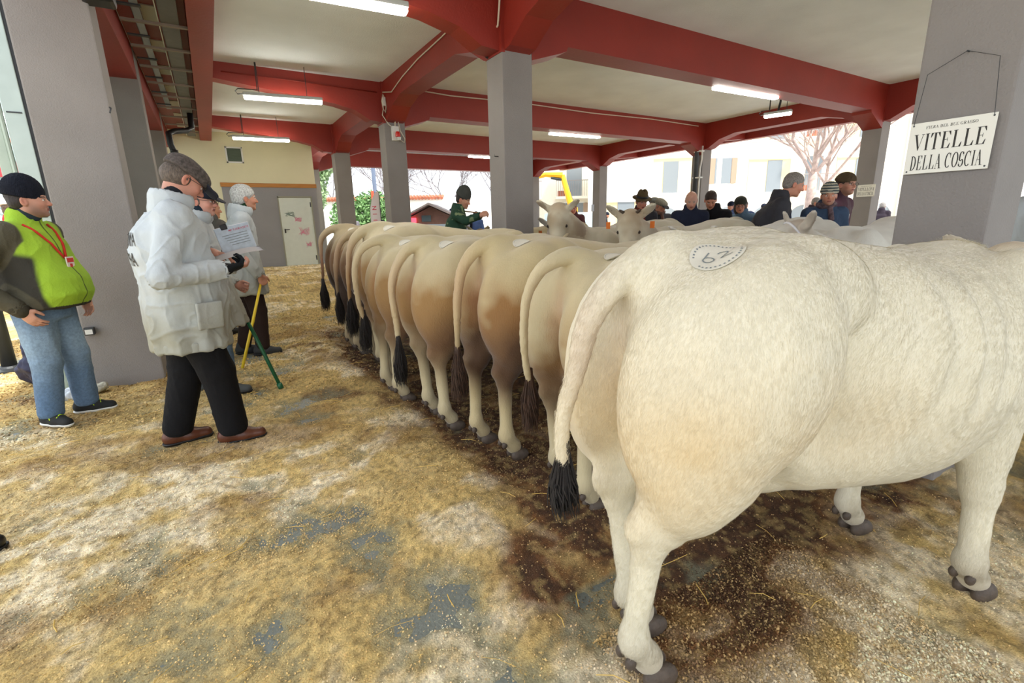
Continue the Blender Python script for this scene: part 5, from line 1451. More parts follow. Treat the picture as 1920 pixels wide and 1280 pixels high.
person((.02, 7.3), .5, 'person with short ginger brown hair seen between two white overalls', P5, .98, tone=(206, 150, 118), hair=(142, 98, 54), hair_name='ginger', top=dict(m=cloth('grey_fleece', (96, 92, 88)), seed=31), vox=.009)

# papers, clipboard and sticks they hold
def sheet(name, c, ux, uy, w, h, label, m, cat='paper', bend=.02, curl=0.0):
    c, ux, uy = Vector(c), Vector(ux).normalized(), Vector(uy).normalized(); n = ux.cross(uy)
    bm = bmesh.new(); g = []
    for i in range(9):
        row = []
        for j in range(9):
            u = i / 8 - .5; v = j / 8 - .5
            row.append(bm.verts.new(c + ux * (u * w) + uy * (v * h) + n * (bend * (math.sin(u * 4 + 1) * .5 + v * v * 2) + curl * u * u * 4)))
        g.append(row)
    for i in range(8):
        for j in range(8): bm.faces.new((g[i][j], g[i + 1][j], g[i + 1][j + 1], g[i][j + 1]))
    bmesh.ops.solidify(bm, geom=bm.faces[:], thickness=.0012)
    me = bpy.data.meshes.new(name); bm.to_mesh(me); bm.free(); me.polygons.foreach_set('use_smooth', np.ones(len(me.polygons), bool))
    return link(name, me, m, label=label, category=None) if False else tag(link(name, me, m), label, cat)
PAPW = mat('white_paper', srgb(232, 230, 232), .7)
sheet('paper_sheet', (.13, 3.515, 1.215), (1, .1, .18), (-.1, 1, .1), .29, .20, 'white sheet of paper in the gloved hand of the flat capped reader', PAPW)
t = empty('clipboard', (.13, 3.70, 1.31), .35, label='clipboard with a printed page under a black clip, held upright beside the white sheet', cat='clipboard')
b = MB().box((-.10, -.003, -.085), (.115, .003, .085), .002).build('board', mat('print_page', srgb(188, 200, 212), .6, var=.12, vscale=30), t)
MB().box((-.10, .0032, -.09), (.118, .006, .088)).build('backing', PAPW, t)
MB().box((-.06, -.014, .070), (-.02, .012, .105), .006).build('clip', BLACKP, t)
text_mesh('title', 'MP TUOR FORTE', .017, mat('red_ink', srgb(196, 70, 90), .6), Matrix.Translation((.045, -.0042, .058)) @ Matrix.Rotation(math.pi / 2, 4, 'X'), t, ext=0)
for k in range(5): MB().box((-.07 + .01 * k, -.0042, .030 - k * .016), (.09, -.0034, .034 - k * .016)).build('text_line', INKG, t)
bpy.data.objects['clipboard'].rotation_euler = (.0, -.22, .30)
def stick(p, q, r, m, label, knob=None):
    t = MB().tube([p, ((p[0] + q[0]) / 2 + .004, (p[1] + q[1]) / 2, (p[2] + q[2]) / 2), q], [r, r * 1.05, r * .85], 10)
    if knob: t.tube([Vector(p) - (Vector(q) - Vector(p)).normalized() * .02, Vector(p) + (Vector(q) - Vector(p)).normalized() * .03], r * 1.5, 10)
    tag(t.build('walking_stick', m, smooth=True), label, 'stick')
stick((.075, 5.30, .03), (.395, 5.74, .86), .014, mat('yellow_plastic', srgb(226, 196, 46), .4), 'thin yellow stick held by the white haired person, its tip on the sawdust')
stick((.325, 4.44, .035), (.08, 4.80, .86), .015, mat('green_plastic', srgb(22, 92, 58), .35), 'thin dark green stick slanting to the sawdust below the white overalls', True)

# --- herdsman in the green jacket, behind the first line of cows
P6 = Pose(lean=.05, hunch=.2, head=(-.35, .35, 0), girth=1.15, arms=[dict(e=(.20, -.32, 1.33), w=(.42, -.40, 1.40), d=(1, -.1, .3), n=(0, .8, -.5), curl=1.0, t=(0, 0, 1)), dict(e=(.0, .30, 1.15), w=(.24, .22, 1.05))])
def x6(root, P): make_beanie(root, P, cloth('beanie_grey', (74, 76, 72)), tall=.05)
def green_col(V):
    n = vnoise(V, 14., 9, 2); a = np.array(srgb(28, 66, 48)); b = np.array(srgb(120, 138, 100)); c = np.array(srgb(96, 156, 176))
    m = ((n > .66) & (V[:, 2] > 1.25))[:, None]; C = np.where(m, b, a * (.8 + .5 * n)[:, None])
    st = (np.abs(np.mod((V[:, 0] + V[:, 2]) * 30, 3.1) - 1.5) < .5) & (V[:, 2] < 1.15) & (V[:, 1] < -.05); C[st] = c
    return C
person((3.22, 6.95), -.55, 'person in a grey beanie and dark green jacket stretching an arm out over the cows', P6, 1.04, tone=(206, 152, 126), hair=(70, 56, 48), hair_name='dark',
       top=dict(m=mat('green_print', vcol=True, rough=.8, bump=.003), colf=green_col, seed=33, amp=.008), vox=.0085, beard=.3, extra=x6)
_w = Matrix.Translation((3.22, 6.95, 0)) @ Matrix.Rotation(-.55, 4, 'Z') @ Matrix.Scale(1.04, 4)
_a = _w @ Vector((.10, .18, 1.50)); _b = _w @ Vector((.50, -.42, 1.44)); _c = _w @ Vector((.80, -.75, 1.26))
stick(_a, _b, .010, mat('cane_wood', srgb(150, 104, 66), .5), 'brown wooden cane across the chin of the person in the green jacket')

# --- onlookers leaning over the far rail
CAPG = cloth('cap_grey_tweed', (134, 130, 116), var=.3, vscale=60)
def mk(loc, yaw, label, top, tone, hair=None, hs='short', hn='g', hat=None, scale=1.0, head=(0, .25, 0), lean=.06, hunch=.15, glasses=False, scarf=None, beard=0, arms=None, girth=1.1, tall=0, extra=None):
    P = Pose(lean=lean, hunch=hunch, head=head, girth=girth, arms=arms)
    def ex(root, P):
        if hat: hat(root, P)
        if glasses: make_glasses(root, P)
        if scarf: make_scarf(root, P, scarf)
        if extra: extra(root, P)
    return person(loc, yaw, label, P, scale, tone=tone, hair=hair, hair_style=hs, hair_name=hn, top=dict(m=top, seed=int(abs(loc[0] * 7 + loc[1] * 3)) + 3, amp=.007), vox=.0095, beard=beard, extra=ex)
FELT = cloth('brown_felt', (92, 78, 54), var=.1); LOOK = math.pi
mk((5.92, 5.72), LOOK + .9, 'person in a brown brimmed hat and dark coat with a reddish scarf', CHAR, (196, 134, 112), (110, 100, 92), 'sides', 'hat', lambda r, P: make_brimhat(r, P, FELT), 1.0, head=(.25, .35, 0), extra=lambda r, P: make_scarf(r, P, cloth('rust_scarf', (120, 56, 46)), r=.022))
mk((6.85, 6.20), LOOK + 1.1, 'person in a grey tweed flat cap between the brimmed hat and the bald head', CHAR, (200, 142, 116), (128, 122, 116), 'sides', 'cap', lambda r, P: make_flatcap(r, P, CAPG), .97, head=(.45, .35, 0), extra=lambda r, P: make_scarf(r, P, cloth('check_scarf', (120, 92, 82)), r=.03))
mk((5.95, 4.78), LOOK + .75, 'bald person in a navy coat with a short grey beard, looking down', NAVY, (210, 160, 138), (150, 140, 134), 'sides', 'bald', None, .98, head=(0, .45, 0), beard=.5)
mk((6.50, 4.72), LOOK + .2, 'dark haired person in a black coat bending forward beside the bald one', BLACKC, (200, 140, 112), (52, 36, 28), 'short', 'darkbrown', None, .98, head=(.5, .6, 0), lean=.1, hunch=.4)
mk((7.25, 4.78), LOOK + .2, 'person in a dark knitted beanie and glasses with a blue grey jacket', cloth('blue_grey', (92, 116, 138)), (206, 146, 120), (66, 50, 42), 'long', 'brown', lambda r, P: make_beanie(r, P, cloth('beanie_dark', (58, 58, 50))), .94, head=(.4, .25, 0), glasses=True, hunch=.3)
mk((8.9, 5.95), LOOK + .6, 'grey haired person in a blue jacket farther back behind the rail', cloth('blue', (58, 76, 116)), (210, 156, 136), (182, 178, 174), 'full', 'grey3', None, .98, head=(0, .3, 0))
mk((9.3, 5.50), LOOK + .8, 'light haired person in a dark jacket, last before the bulky grey haired one', NAVY, (214, 164, 146), (190, 180, 176), 'short', 'light', None, 1.02, head=(0, .1, 0))
mk((5.77, 3.53), -.85, 'grey haired person in a charcoal jacket turned sideways behind the cows', CHAR, (206, 148, 124), (142, 136, 130), 'short', 'grey4', None, 1.06, head=(0, .35, 0), lean=.12, hunch=.35, girth=1.3)
def stripe_col(V, c, R):
    L = (V - c) @ R; k = np.floor(L[:, 2] * 62).astype(int) % 2; a = np.array(srgb(196, 190, 170)); b = np.array(srgb(72, 84, 88)); return np.where(k[:, None] == 0, a, b)
SBM = mat('striped_wool', vcol=True, rough=.9, bump=.004, bscale=100)
mk((6.44, 3.20), LOOK + .75, 'person in a striped cream and grey beanie and a thick patterned scarf', cloth('steel_blue', (60, 78, 104)), (200, 144, 118), (84, 62, 48), 'short', 'b5', lambda r, P: make_beanie(r, P, SBM, colf=stripe_col, tall=.02), .97, head=(-.2, .05, 0), beard=.6, scarf=mat('pattern_scarf', srgb(96, 78, 84), .9, var=.6, vscale=30, bump=.004))
def badge(r, P):
    MB().box((.175, -.06, 1.20), (.180, .07, 1.30)).build('badge', WHITEP, r); MB().tube([(.15, 0, 1.42), (.177, .0, 1.30)], .006, 6).build('badge_strap', WHITEP, r)
mk((6.74, 3.26), LOOK + 1.5, 'tall person in brown beanie and glasses, white badge on a dark red jacket', mat('red_navy', srgb(74, 42, 56), .8, var=.6, vscale=4, bump=.003), (204, 152, 128), (60, 48, 40), 'short', 'b6', lambda r, P: make_beanie(r, P, cloth('beanie_brown', (86, 72, 54))), 1.05, head=(-.2, 0, 0), glasses=True, beard=.45, extra=badge)
mk((7.5, 6.95), LOOK + 1.2, 'person in a grey cap looking away behind the tweed flat cap', cloth('khaki', (86, 80, 64)), (196, 140, 116), (110, 104, 96), 'sides', 'gc', lambda r, P: make_flatcap(r, P, cloth('cap_grey', (112, 112, 108))), 1.0, head=(0, 0, 0))
mk((7.35, 9.2), LOOK + .8, 'person with reddish brown hair behind the ears of the tawny faced cow', cloth('maroon', (86, 50, 54)), (196, 130, 110), (112, 66, 52), 'short', 'rb', None, .98)
# the one beyond the close column, seen from behind
P7 = Pose(lean=.0, girth=1.2)
def x7(root, P):
    overall_collar(root, P); jk = [c for c in COL.objects if c.parent == root and c.name.startswith('overall')][0].data
    proj_text(root, jk, 'USL', .085, INK, (-.05, -.03, 1.37), math.pi, .8); proj_text(root, jk, 'EXPO', .085, INK, (-.05, -.05, 1.28), math.pi, .8)
person((5.35, 1.02), .30, 'person in a white overall with black letters on the back, beyond the close column', P7, .98, tone=(200, 150, 130), hair=(70, 60, 54), hair_name='dark',
       top=dict(m=WCOAT, name='overall', hem=.66, flare=.3, thick=1.1, collar=False, colf=coat_col, amp=.010, wr=.055, seed=43), vox=.009, extra=x7)
P8 = Pose()
person((-1.84, 7.6), 1.4, 'person in a red jacket and a white pompom hat, beyond the green door track', P8, .98, tone=(210, 160, 140), hair=(90, 70, 56), hair_name='brown2', top=dict(m=cloth('bright_red', (198, 44, 50)), seed=51), vox=.011,
       extra=lambda r, P: make_beanie(r, P, cloth('white_knit', (222, 218, 210)), pom=mat('pom', srgb(226, 222, 214), .9, bump=.004)))
# distant visitors in the square
dist = []
cols = [((44, 46, 58), (40, 40, 46)), ((70, 92, 140), (60, 50, 44)), ((120, 118, 124), (90, 76, 64)), ((58, 50, 60), (150, 146, 142))]
for i, (jc, hc_) in enumerate(cols):
    dist.append(mk([(9.2, 19.8), (13.4, 9.2), (12.5, 8.3), (13.2, 6.9)][i], 2.2 + i * .9, 'distant visitor in winter clothes standing in the bright square', cloth('distant%d' % i, jc), (204, 152, 130), hc_, 'short', 'd%d' % i, (lambda r, P: make_beanie(r, P, NAVY)) if i in (0, 1) else None))
    dist[-1]['group'] = 'distant visitors in the bright square'
r = random.Random(5)
spots = [(16.5, 10.2), (17.6, 8.9), (15.2, 6.6), (18.4, 7.4), (16.2, 12.4), (17.9, 5.9), (20.5, 9.2), (21.3, 7.6), (19.0, 12.8), (15.6, 4.9), (17.2, 4.2), (19.3, 4.6), (8.9, 17.2), (11.6, 19.5), (10.4, 20.6), (6.4, 19.9), (5.7, 19.3), (8.6, 16.4), (5.2, 21.4), (12.6, 18.9), (14.6, 16.2), (15.6, 15.1), (16.4, 3.3), (21.8, 5.4), (20.2, 3.4), (5.7, 16.9)]
for i, (x, y) in enumerate(spots):
    c = copy_tree(dist[i % 4]); c.location = (x, y, 0.0); c.rotation_euler = (0, 0, r.uniform(0, 6.28)); c.scale = (r.uniform(.92, 1.04),) * 3

# --- small things on the floor
t = empty('shoe', (-1.16, 2.74, float(ground_z(-1.16, 2.74)[0]) + .004), .3, label='toe of a black shoe poking in at the edge of the view', cat='shoe')
S = SDF(); S.cap((-.045, 0, .050), (.06, 0, .045), .044, .046, k=.03); S.cap((.06, 0, .040), (.155, -.004, .034), .046, .036, k=.03); S.cap((-.02, 0, .06), (-.02, 0, .12), .045, .050, k=.03); S.cap((-.02, 0, .09), (-.02, 0, .2), .038, .04, k=.005, sub=True)
link('upper', S.mesh('upper', .006), mat('black_leather', srgb(24, 22, 22), .35), t)
T = SDF(); T.cap((-.045, 0, .02), (.155, 0, .018), .048, .042); T.box((.05, 0, .12), (.4, .3, .105), .001, k=.003, sub=True); link('sole', T.mesh('sole', .006), BLACKP, t)
def crumple(name, loc, r, m, label, cat, seed, sq=(1, 1, .6)):
    S = SDF(); S.ell((0, 0, r * sq[2] * .8), (r * sq[0], r * sq[1], r * sq[2])); me = S.mesh(name, r / 16)
    displace(me, lambda co, no: r * .9 * (vnoise(co, 1.3 / r, seed, 4) - .5)); o = link(name, me, m); o.location = (loc[0], loc[1], float(ground_z(*loc)[0]) - .004); tag(o, label, cat)
crumple('plastic_bag', (-1.20, 5.20), .085, mat('bag_white', srgb(206, 214, 224), .4, var=.3, vscale=20), 'crumpled white and blue plastic bag beside the green vest person', 'plastic bag', 3)
crumple('crumpled_paper', (-1.03, 5.22), .080, mat('paper_old', srgb(176, 172, 156), .8, var=.3, vscale=25), 'crumpled grey paper at the foot of the big plastered pillar', 'paper', 8)
crumple('holdall', (3.62, .30), .26, mat('black_bag', srgb(20, 22, 28), .6, bump=.003, bscale=40), 'black bag lying on the litter beside the close column', 'bag', 5, (1.0, .8, .75))
crumple('rucksack', (-1.50, 5.95), .20, mat('navy_bag', srgb(24, 28, 60), .6, bump=.003, bscale=40), 'dark blue bag standing behind the green vest person', 'bag', 6, (.8, .8, 1.3))
# ---------------------------------------------------------------- the square outside
ASPH = mat('pale_paving', srgb(200, 196, 190), .8, var=.1, vscale=1.5)
PLAS = mat('pale_plaster', srgb(244, 236, 218), .8, var=.03); PLAS2 = mat('white_plaster', srgb(248, 246, 240), .8, var=.02); OCH = mat('ochre_plaster', srgb(234, 216, 172), .8, var=.05)
SHUT = mat('shutter', srgb(168, 144, 124), .7); GLS = mat('dark_pane', srgb(134, 142, 148), .3); RAIL = mat('railing', srgb(150, 142, 138), .5); TILE = mat('roof_tile', srgb(176, 104, 78), .8, var=.3, vscale=4)
MB().box((-60, -40, -.35), (120, 120, -.03)).build('ground', ASPH, kind='structure')
MB().box((-9, -6, -.03), (14.6, 19.5, -.015)).build('ground_kerb', ASPH, kind='structure')

def facade(name, p0, p1, hgt, m, label, depth=6, windows=(), balconies=(), arches=(), recess=(), roof=None):
    """building whose street front runs from p0 to p1; features are given in metres along the front"""
    L = math.hypot(p1[0] - p0[0], p1[1] - p0[1]); a = math.atan2(p1[1] - p0[1], p1[0] - p0[0])
    t = empty(name, (p0[0], p0[1], 0), a, label=label, cat='building')
    MB().box((0, .0, -.1), (L, depth, hgt)).build('wall', m, t)          # local +y points away from the street
    for (x, z, w, h) in windows:
        f = MB().box((x - .08, -.05, z - .08), (x + w + .08, .03, z + h + .08)).build('window', PLAS2, t)
        MB().box((x, -.07, z), (x + w, -.04, z + h)).build('pane', GLS, f)
        MB().box((x - .35, -.09, z), (x - .02, -.05, z + h)).build('shutter', SHUT, f)
        MB().box((x + w + .02, -.09, z), (x + w + .35, -.05, z + h)).build('shutter', SHUT, f)
    for (x, z, w) in balconies:
        b = MB().box((x, -1.1, z - .16), (x + w, .02, z)).build('balcony', PLAS, t)
        g = MB()
        for k in range(int(w / .14) + 1): g.box((x + .02 + k * .14, -1.07, z), (x + .04 + k * .14, -1.05, z + .95))
        g.box((x, -1.09, z + .95), (x + w, -1.03, z + 1.0)); g.build('railing', RAIL, b)
        MB().box((x + w * .5 - .5, -.03, z), (x + w * .5 + .5, .02, z + 2.1)).build('balcony_door', GLS, b)
        MB().box((x + .15, -.9, z), (x + .6, -.6, z + .35)).build('planter', TILE, b)
    for (x, w, h) in arches:
        n = 14; pts = [(x, -.04, 0)] + [(x + w / 2 - w / 2 * math.cos(math.pi * k / n), -.04, h - w / 2 + w / 2 * math.sin(math.pi * k / n)) for k in range(n + 1)] + [(x + w, -.04, 0)]
        ar = MB().prism(pts, (0, .08, 0)).build('arch', GLS, t)
        g = MB().box((x + w / 2 - .03, -.07, 0), (x + w / 2 + .03, -.04, h)); g.box((x, -.07, h - w / 2 - .03), (x + w, -.04, h - w / 2 + .03)); g.build('arch_frame', PLAS2, ar)
    for (x, z, w, h) in recess:
        rcs = MB().box((x, -.04, z), (x + w, .04, z + h)).build('loggia', OCH, t)
        for zz_ in (z, z + h - .12): MB().box((x, -.12, zz_), (x + w, -.04, zz_ + .12)).build('loggia_slab', PLAS2, rcs)
        MB().box((x + w * .45, -.07, z + .12), (x + w * .45 + .9, -.04, z + 2.0)).build('loggia_window', GLS, rcs)
    if roof: MB().box((-.4, -.6, hgt), (L + .4, depth, hgt + .25)).build('roof', TILE, t)
    return t
facade('town_house', (16.6, 29.2), (23.0, 25.2), 9, PLAS, 'pale house with narrow balconies behind the yellow crane arm', windows=[(1.2, .9, 1.2, 1.6), (4.7, .9, 1.2, 1.6), (.9, 5.6, 1.0, 1.6), (4.6, 5.6, 1.0, 1.6)], balconies=[(.5, 2.9, 2.6), (4.0, 2.9, 2.6)], roof=True)
facade('white_building', (18.2, 20.9), (20.7, 19.2), 9, PLAS2, 'plain white building with a wide garage opening between two street side columns', depth=4, recess=[(.25, .4, 2.1, 2.0)])
facade('apartment_building', (23.2, 23.4), (27.6, 20.0), 11, PLAS, 'cream apartment block with a loggia of plants behind the white building', windows=[], recess=[(.6, 2.8, 3.2, 2.3), (.6, 6.2, 3.2, 2.3)], arches=[(.8, 2.6, 2.1)])
facade('arcaded_building', (26.8, 20.6), (37.5, 14.2), 12, PLAS, 'long cream building with balconies and arched ground floor windows', windows=[(.6, 3.4, 1.0, 1.5), (.6, 6.3, 1.0, 1.5)],
       recess=[(2.7, 2.7, 2.6, 2.2), (2.7, 5.8, 2.6, 2.2), (8.2, 2.7, 2.6, 2.2), (8.2, 5.8, 2.6, 2.2)], balconies=[(5.6, 2.8, 2.4), (5.6, 5.9, 2.4)], arches=[(.7, 1.9, 2.0), (3.1, 1.9, 2.0), (5.5, 1.9, 2.0), (7.9, 1.9, 2.0), (10.2, 1.9, 2.0)])
facade('corner_building', (37.0, 14.0), (44.0, 3.0), 11, PLAS2, 'pale building seen between the last street side column and the close column', windows=[(1.5, 3.4, 1.0, 1.5), (4.5, 3.4, 1.0, 1.5), (1.5, 6.4, 1.0, 1.5)], arches=[(1.0, 1.9, 2.0), (4.0, 1.9, 2.0)])

# garden wall with tiled coping
t = empty('garden_wall', (7.5, 27.6, 0), -.55, label='white garden wall with a coping of red tiles behind the kiosk', cat='wall')
MB().box((-3, 0, -.1), (7.4, .25, 2.75)).build('masonry', PLAS2, t)
mm = MB()
for i in range(42): mm.tube([(-3 + i * .176, -.12, 2.72), (-3 + i * .176, .37, 2.86)], .085, 8)
mm.build('coping', TILE, t)

# hedge
def leafcloud(name, boxes, n, size, m, parent=None, seed=1, **kw):
    rr = np.random.RandomState(seed); V = []
    per = n // len(boxes)
    for (c, r) in boxes:
        u = rr.normal(size=(per, 3)); u /= np.linalg.norm(u, axis=1)[:, None]; u *= (rr.rand(per, 1) ** .35); P = np.array(c) + u * np.array(r)
        a = rr.normal(size=(per, 3)); a /= np.linalg.norm(a, axis=1)[:, None]; b = np.cross(a, rr.normal(size=(per, 3))); b /= np.linalg.norm(b, axis=1)[:, None]
        s = size * (.6 + .8 * rr.rand(per, 1))
        V.append(np.stack([P - a * s, P + b * s * .45, P + a * s, P - b * s * .45], 1).reshape(-1, 3))
    V = np.concatenate(V); F = np.arange(len(V)).reshape(-1, 4)
    return link(name, mesh_np(name, V, F, False), m, parent, **kw)
LEAF = mat('hedge_leaf', srgb(112, 150, 92), .6, var=.4, vscale=6); LEAF2 = mat('pale_leaf', srgb(150, 176, 130), .6, var=.3, vscale=6)
t = empty('evergreen_shrub', (6.7, 25.0, 0), label='pale green evergreen shrub behind the feather banner', cat='shrub')
leafcloud('foliage', [((-.6, 0, 1.7), (1.1, .9, 1.1)), ((.5, .2, 1.9), (1.0, .9, 1.2)), ((1.3, 0, 1.5), (.8, .8, 1.2)), ((0, 0, .9), (1.6, .9, .8))], 9000, .10, LEAF, t, 3)
MB().tube([(0, 0, -.1), (.05, 0, 1.2), (.1, 0, 1.9)], [.08, .06, .03], 8).build('stem', mat('bark', srgb(120, 104, 92), .9, var=.3), t)
t = empty('evergreen_tree', (4.3, 26.5, 0), label='pale green tree seen through the gap beside the end wall', cat='tree')
leafcloud('foliage', [((0, 0, 3.2), (1.1, 1.0, 1.4)), ((.6, 0, 4.6), (1.0, 1.0, 1.2)), ((-.3, 0, 2.0), (.8, .8, .8))], 6000, .11, LEAF2, t, 5)
MB().tube([(0, 0, -.1), (.05, 0, 2.2), (.1, 0, 4.0)], [.12, .09, .03], 8).build('trunk', MATS['bark'], t)

# bare trees
def bare_tree(loc, hgt, seed, label, m, r0=.16, spread=1.0, depth=6):
    rr = random.Random(seed); mb = MB()
    t = empty('bare_tree', loc, label=label, cat='tree')
    tr = MB().tube([(0, 0, -.1), (.03, 0, hgt * .18), (0, .03, hgt * .36)], [r0 * 1.2, r0, r0 * .8], 10).build('trunk', m, t, smooth=True)
    def grow(p, d, L, r, k):
        q = p + d * L * .5 + Vector((rr.uniform(-.04, .04), rr.uniform(-.04, .04), 0)) * L; e = q + (d + Vector((0, 0, .08))).normalized() * L * .5
        mb.tube([p, q, e], [r, r * .82, r * .68], 3 if k < 3 else 5, cap=False)
        if k == 0: return
        for i in range(3):
            nd = (d + Vector((rr.uniform(-1, 1), rr.uniform(-1, 1), rr.uniform(-.25, .7))) * .75 * spread).normalized()
            grow(e if i else q, nd, L * rr.uniform(.62, .85), r * .66, k - 1)
    for i in range(4):
        a = i * 1.6 + rr.random(); grow(Vector((0, 0.03, hgt * .34)), Vector((math.cos(a) * .7 * spread, math.sin(a) * .7 * spread, 1)).normalized(), hgt * .22, r0 * .42, depth - 1)
    mb.build('branches', m, t)
    return t
BARK = mat('pale_bark', srgb(176, 156, 148), .9, var=.3, vscale=6)
bare_tree((21.4, 11.2, 0), 8.5, 4, 'large bare tree in front of the arcaded building', BARK, .20, depth=7)
bare_tree((18.5, 5.4, 0), 7.5, 9, 'bare tree between the last street side column and the close column', BARK, .14)
bare_tree((24.5, 12.2, 0), 8.0, 12, 'second bare tree farther down the street before the arcaded building', BARK, .15)
for i, (x, y) in enumerate(((9.6, 29.6), (12.6, 28.0), (15.4, 26.4), (6.4, 31.2))):
    bare_tree((x, y, 0), 6.6, 20 + i, ['bare tree with fine twigs behind the garden wall, closest to the kiosk roof', 'bare tree behind the middle of the garden wall', 'bare tree behind the end of the garden wall, towards the central column', 'bare tree behind the garden wall, seen beside the shrub'][i], mat('grey_bark', srgb(140, 134, 138), .9), .11, spread=1.15, depth=7)

# market kiosk
t = empty('market_kiosk', (7.2, 17.6, 0), -.55, label='small market kiosk with a shallow grey roof and red light, behind the green jacket', cat='kiosk')
MB().prism([(-1.05, 0, 1.5), (0, 0, 2.0), (1.05, 0, 1.5), (1.05, 0, -.1), (-1.05, 0, -.1)], (0, 1.6, 0)).build('cabin', mat('kiosk_wood', srgb(146, 112, 104), .8, var=.1), t)
MB().prism([(-1.35, -.5, 1.48), (0, -.5, 2.12), (1.35, -.5, 1.48), (1.35, -.5, 1.42), (0, -.5, 2.05), (-1.35, -.5, 1.42)], (0, 2.3, 0)).build('roof', mat('kiosk_roof', srgb(176, 168, 172), .8, var=.1), t)
MB().box((-.8, -.03, .6), (.8, .02, 1.35)).build('counter_opening', mat('kiosk_inside', srgb(196, 214, 232), .5), t)
MB().box((-.9, -.25, .5), (.9, .0, .58)).build('counter', PLAS2, t)
MB().box((-.95, -.12, 1.42), (-.55, -.04, 1.60), .03).build('red_light', mat('red_neon', (1.0, .05, .08), .4, emit=3.0), t)
MB().box((-.35, -.05, 1.45), (.0, -.02, 1.68)).build('notice_board', mat('kiosk_board', srgb(90, 112, 124), .6), t)

# yellow crane arm
CRN = mat('crane_yellow', srgb(244, 182, 30), .45)
t = empty('crane_truck', (15.6, 19.6, 0), -.4, label='yellow folding crane arm rising above a parked truck', cat='crane')
MB().box((-1.2, -.6, .6), (1.6, 1.2, 1.75), .05).build('truck_body', mat('truck_pale', srgb(176, 196, 200), .4), t)
for x in (-.8, 1.1):
    for y in (-.65, 1.1): MB().tube([(x, y, .42), (x, y + .22, .42)], .42, 18).build('wheel', BLACKP, t)
MB().box((-.3, -.2, 1.7), (.2, .3, 2.0), .03).build('turret', CRN, t)
MB().tube([(-.05, 0, 1.95), (-.45, .35, 3.55)], [.17, .13], 8).build('main_boom', CRN, t)
MB().tube([(-.45, .35, 3.55), (-1.25, .65, 3.62), (-1.9, .85, 3.45)], [.16, .12, .08], 8).build('folding_boom', CRN, t)
MB().tube([(.05, 0, 2.1), (-.30, .25, 3.2)], .06, 8).tube([(-.5, .3, 3.35), (-1.0, .5, 3.45)], .06, 8).build('hydraulic_ram', DKMET, t)

# feather banner and lamp post
t = empty('feather_banner', (4.22, 14.6, 0), -.52, label='white feather banner with red letters standing outside, beyond two middle columns', cat='banner')
pts = [(-.14, 0, .75), (.15, 0, .75), (.15, 0, 2.30), (.10, 0, 2.33), (.02, 0, 2.26), (-.07, 0, 2.08), (-.13, 0, 1.85), (-.14, 0, 1.6)]
MB().prism(pts, (0, .006, 0)).build('sail', mat('banner_cloth', srgb(246, 240, 244), .7), t)
MB().tube([(.165, 0, -.05), (.165, 0, 2.3), (.10, 0, 2.36)], .012, 8).build('pole', DKMET, t)
for k, ch in enumerate('NIIIOA'):
    text_mesh('letter', ch, .17, mat('banner_red', srgb(226, 60, 100), .6), Matrix.Translation((.0, -.003, 1.86 - k * .175)) @ Matrix.Rotation(math.pi / 2, 4, 'X') @ Matrix.Rotation(math.pi / 2, 4, 'Z'), t, ext=.0005)
t = empty('street_lamp', (6.15, 21.0, 0), label='tall blue grey lamp post behind the feather banner, with an orange marker', cat='lamp post')
MB().tube([(0, 0, -.05), (0, 0, 2.0)], .12, 12).tube([(0, 0, 2.0), (0, 0, 5.2)], .085, 12).build('post', mat('post_blue', srgb(112, 126, 150), .5), t)
MB().tube([(0, 0, 5.1), (.3, -.3, 5.4)], .05, 8).lathe([(0, 0), (.16, 0), (.10, .12), (0, .12)], (.35, -.35, 5.35), 12).build('lantern', DKMET, t)
MB().tube([(-.14, -.08, 2.3), (-.14, -.08, 2.75)], .06, 8).build('marker', mat('orange_marker', srgb(240, 90, 60), .5), t)

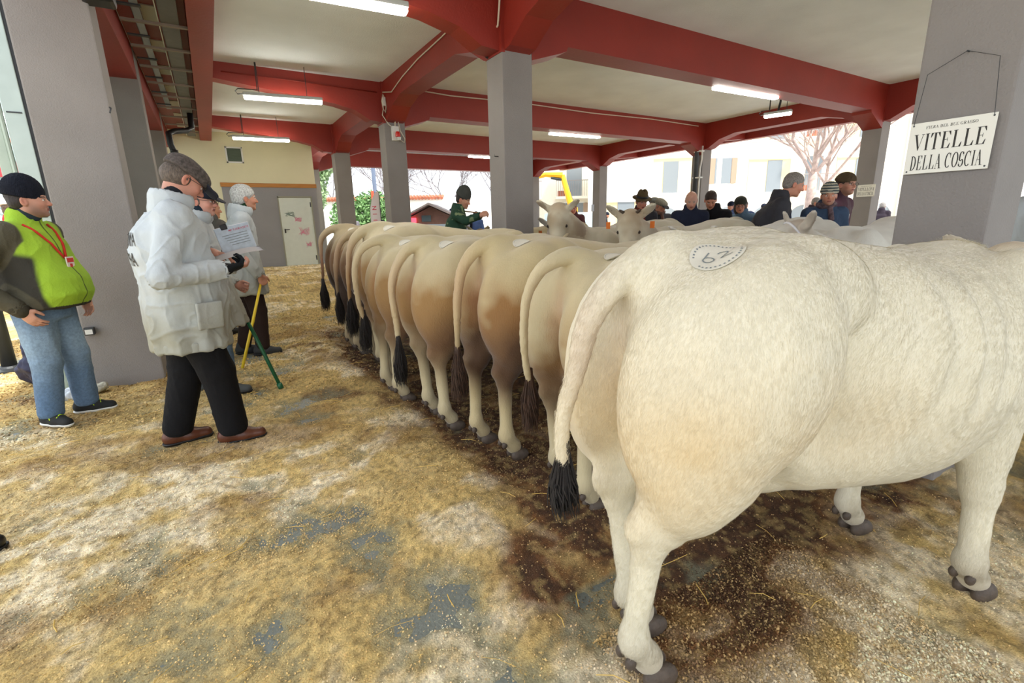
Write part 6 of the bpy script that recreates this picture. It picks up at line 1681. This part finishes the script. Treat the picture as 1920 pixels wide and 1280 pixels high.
# stalls and banners beyond the side of the hall
t = empty('shop_front', (-3.3, 12.3, 0), .3, label='pale blue shop front with red lettering seen past the green door track', cat='shop front')
MB().box((-3.5, 0, -.05), (2.2, .15, 4.2)).build('panel', mat('shop_blue', srgb(170, 196, 206), .6, var=.1, vscale=2), t)
MB().box((-3.5, -.03, 2.35), (1.6, .0, 2.62)).build('ribbon', mat('shop_red', srgb(150, 40, 50), .6), t)
MB().box((.20, -.04, 1.7), (1.1, .0, 1.95)).build('plate', MATS['shop_red'], t)
text_mesh('lettering', 'FORNO', .36, mat('shop_letter', srgb(206, 96, 70), .6), Matrix.Translation((.36, -.02, 2.93)) @ Matrix.Rotation(math.pi / 2, 4, 'X'), t, ext=.01)
text_mesh('lettering', 'BIOLOGICO', .20, mat('shop_white', srgb(240, 236, 226), .6), Matrix.Translation((.5, -.05, 1.82)) @ Matrix.Rotation(math.pi / 2, 4, 'X'), t, ext=.005)
MB().box((-.6, -.5, 3.22), (.7, -.35, 3.36), .03).build('window_light', TUBE, t)
t = empty('glazed_partition', (-.97, 9.62, 0), label='pale green framed glazing between two plastered pillars beside the drain pipe', cat='partition')
g = MB()
for y in (0, .95, 1.9, 2.85, 3.70): g.box((-.03, y, 0), (.03, y + .06, 3.44))
g.box((-.03, 0, 0), (.03, 3.76, .10)).box((-.03, 0, 2.1), (.03, 3.76, 2.16)).box((-.03, 0, 3.38), (.03, 3.76, 3.44)); g.build('frame', MATS['pale_green_steel'], t)
MB().box((-.006, .03, .05), (.006, 3.74, 3.42)).build('glass', mat('green_glass', srgb(170, 196, 186), .1, alpha=.55), t)
t = empty('glazed_partition', (-.97, 5.84, 0), label='pale green framed glazing just behind the big plastered pillar', cat='partition')
g = MB()
for y in (0, 1.06, 2.12, 3.22): g.box((-.03, y, 0), (.03, y + .06, 3.44))
g.box((-.03, 0, 0), (.03, 3.28, .10)).box((-.03, 0, 3.38), (.03, 3.28, 3.44)); g.build('frame', MATS['pale_green_steel'], t)
MB().box((-.006, .03, .05), (.006, 3.26, 3.42)).build('glass', MATS['green_glass'], t)
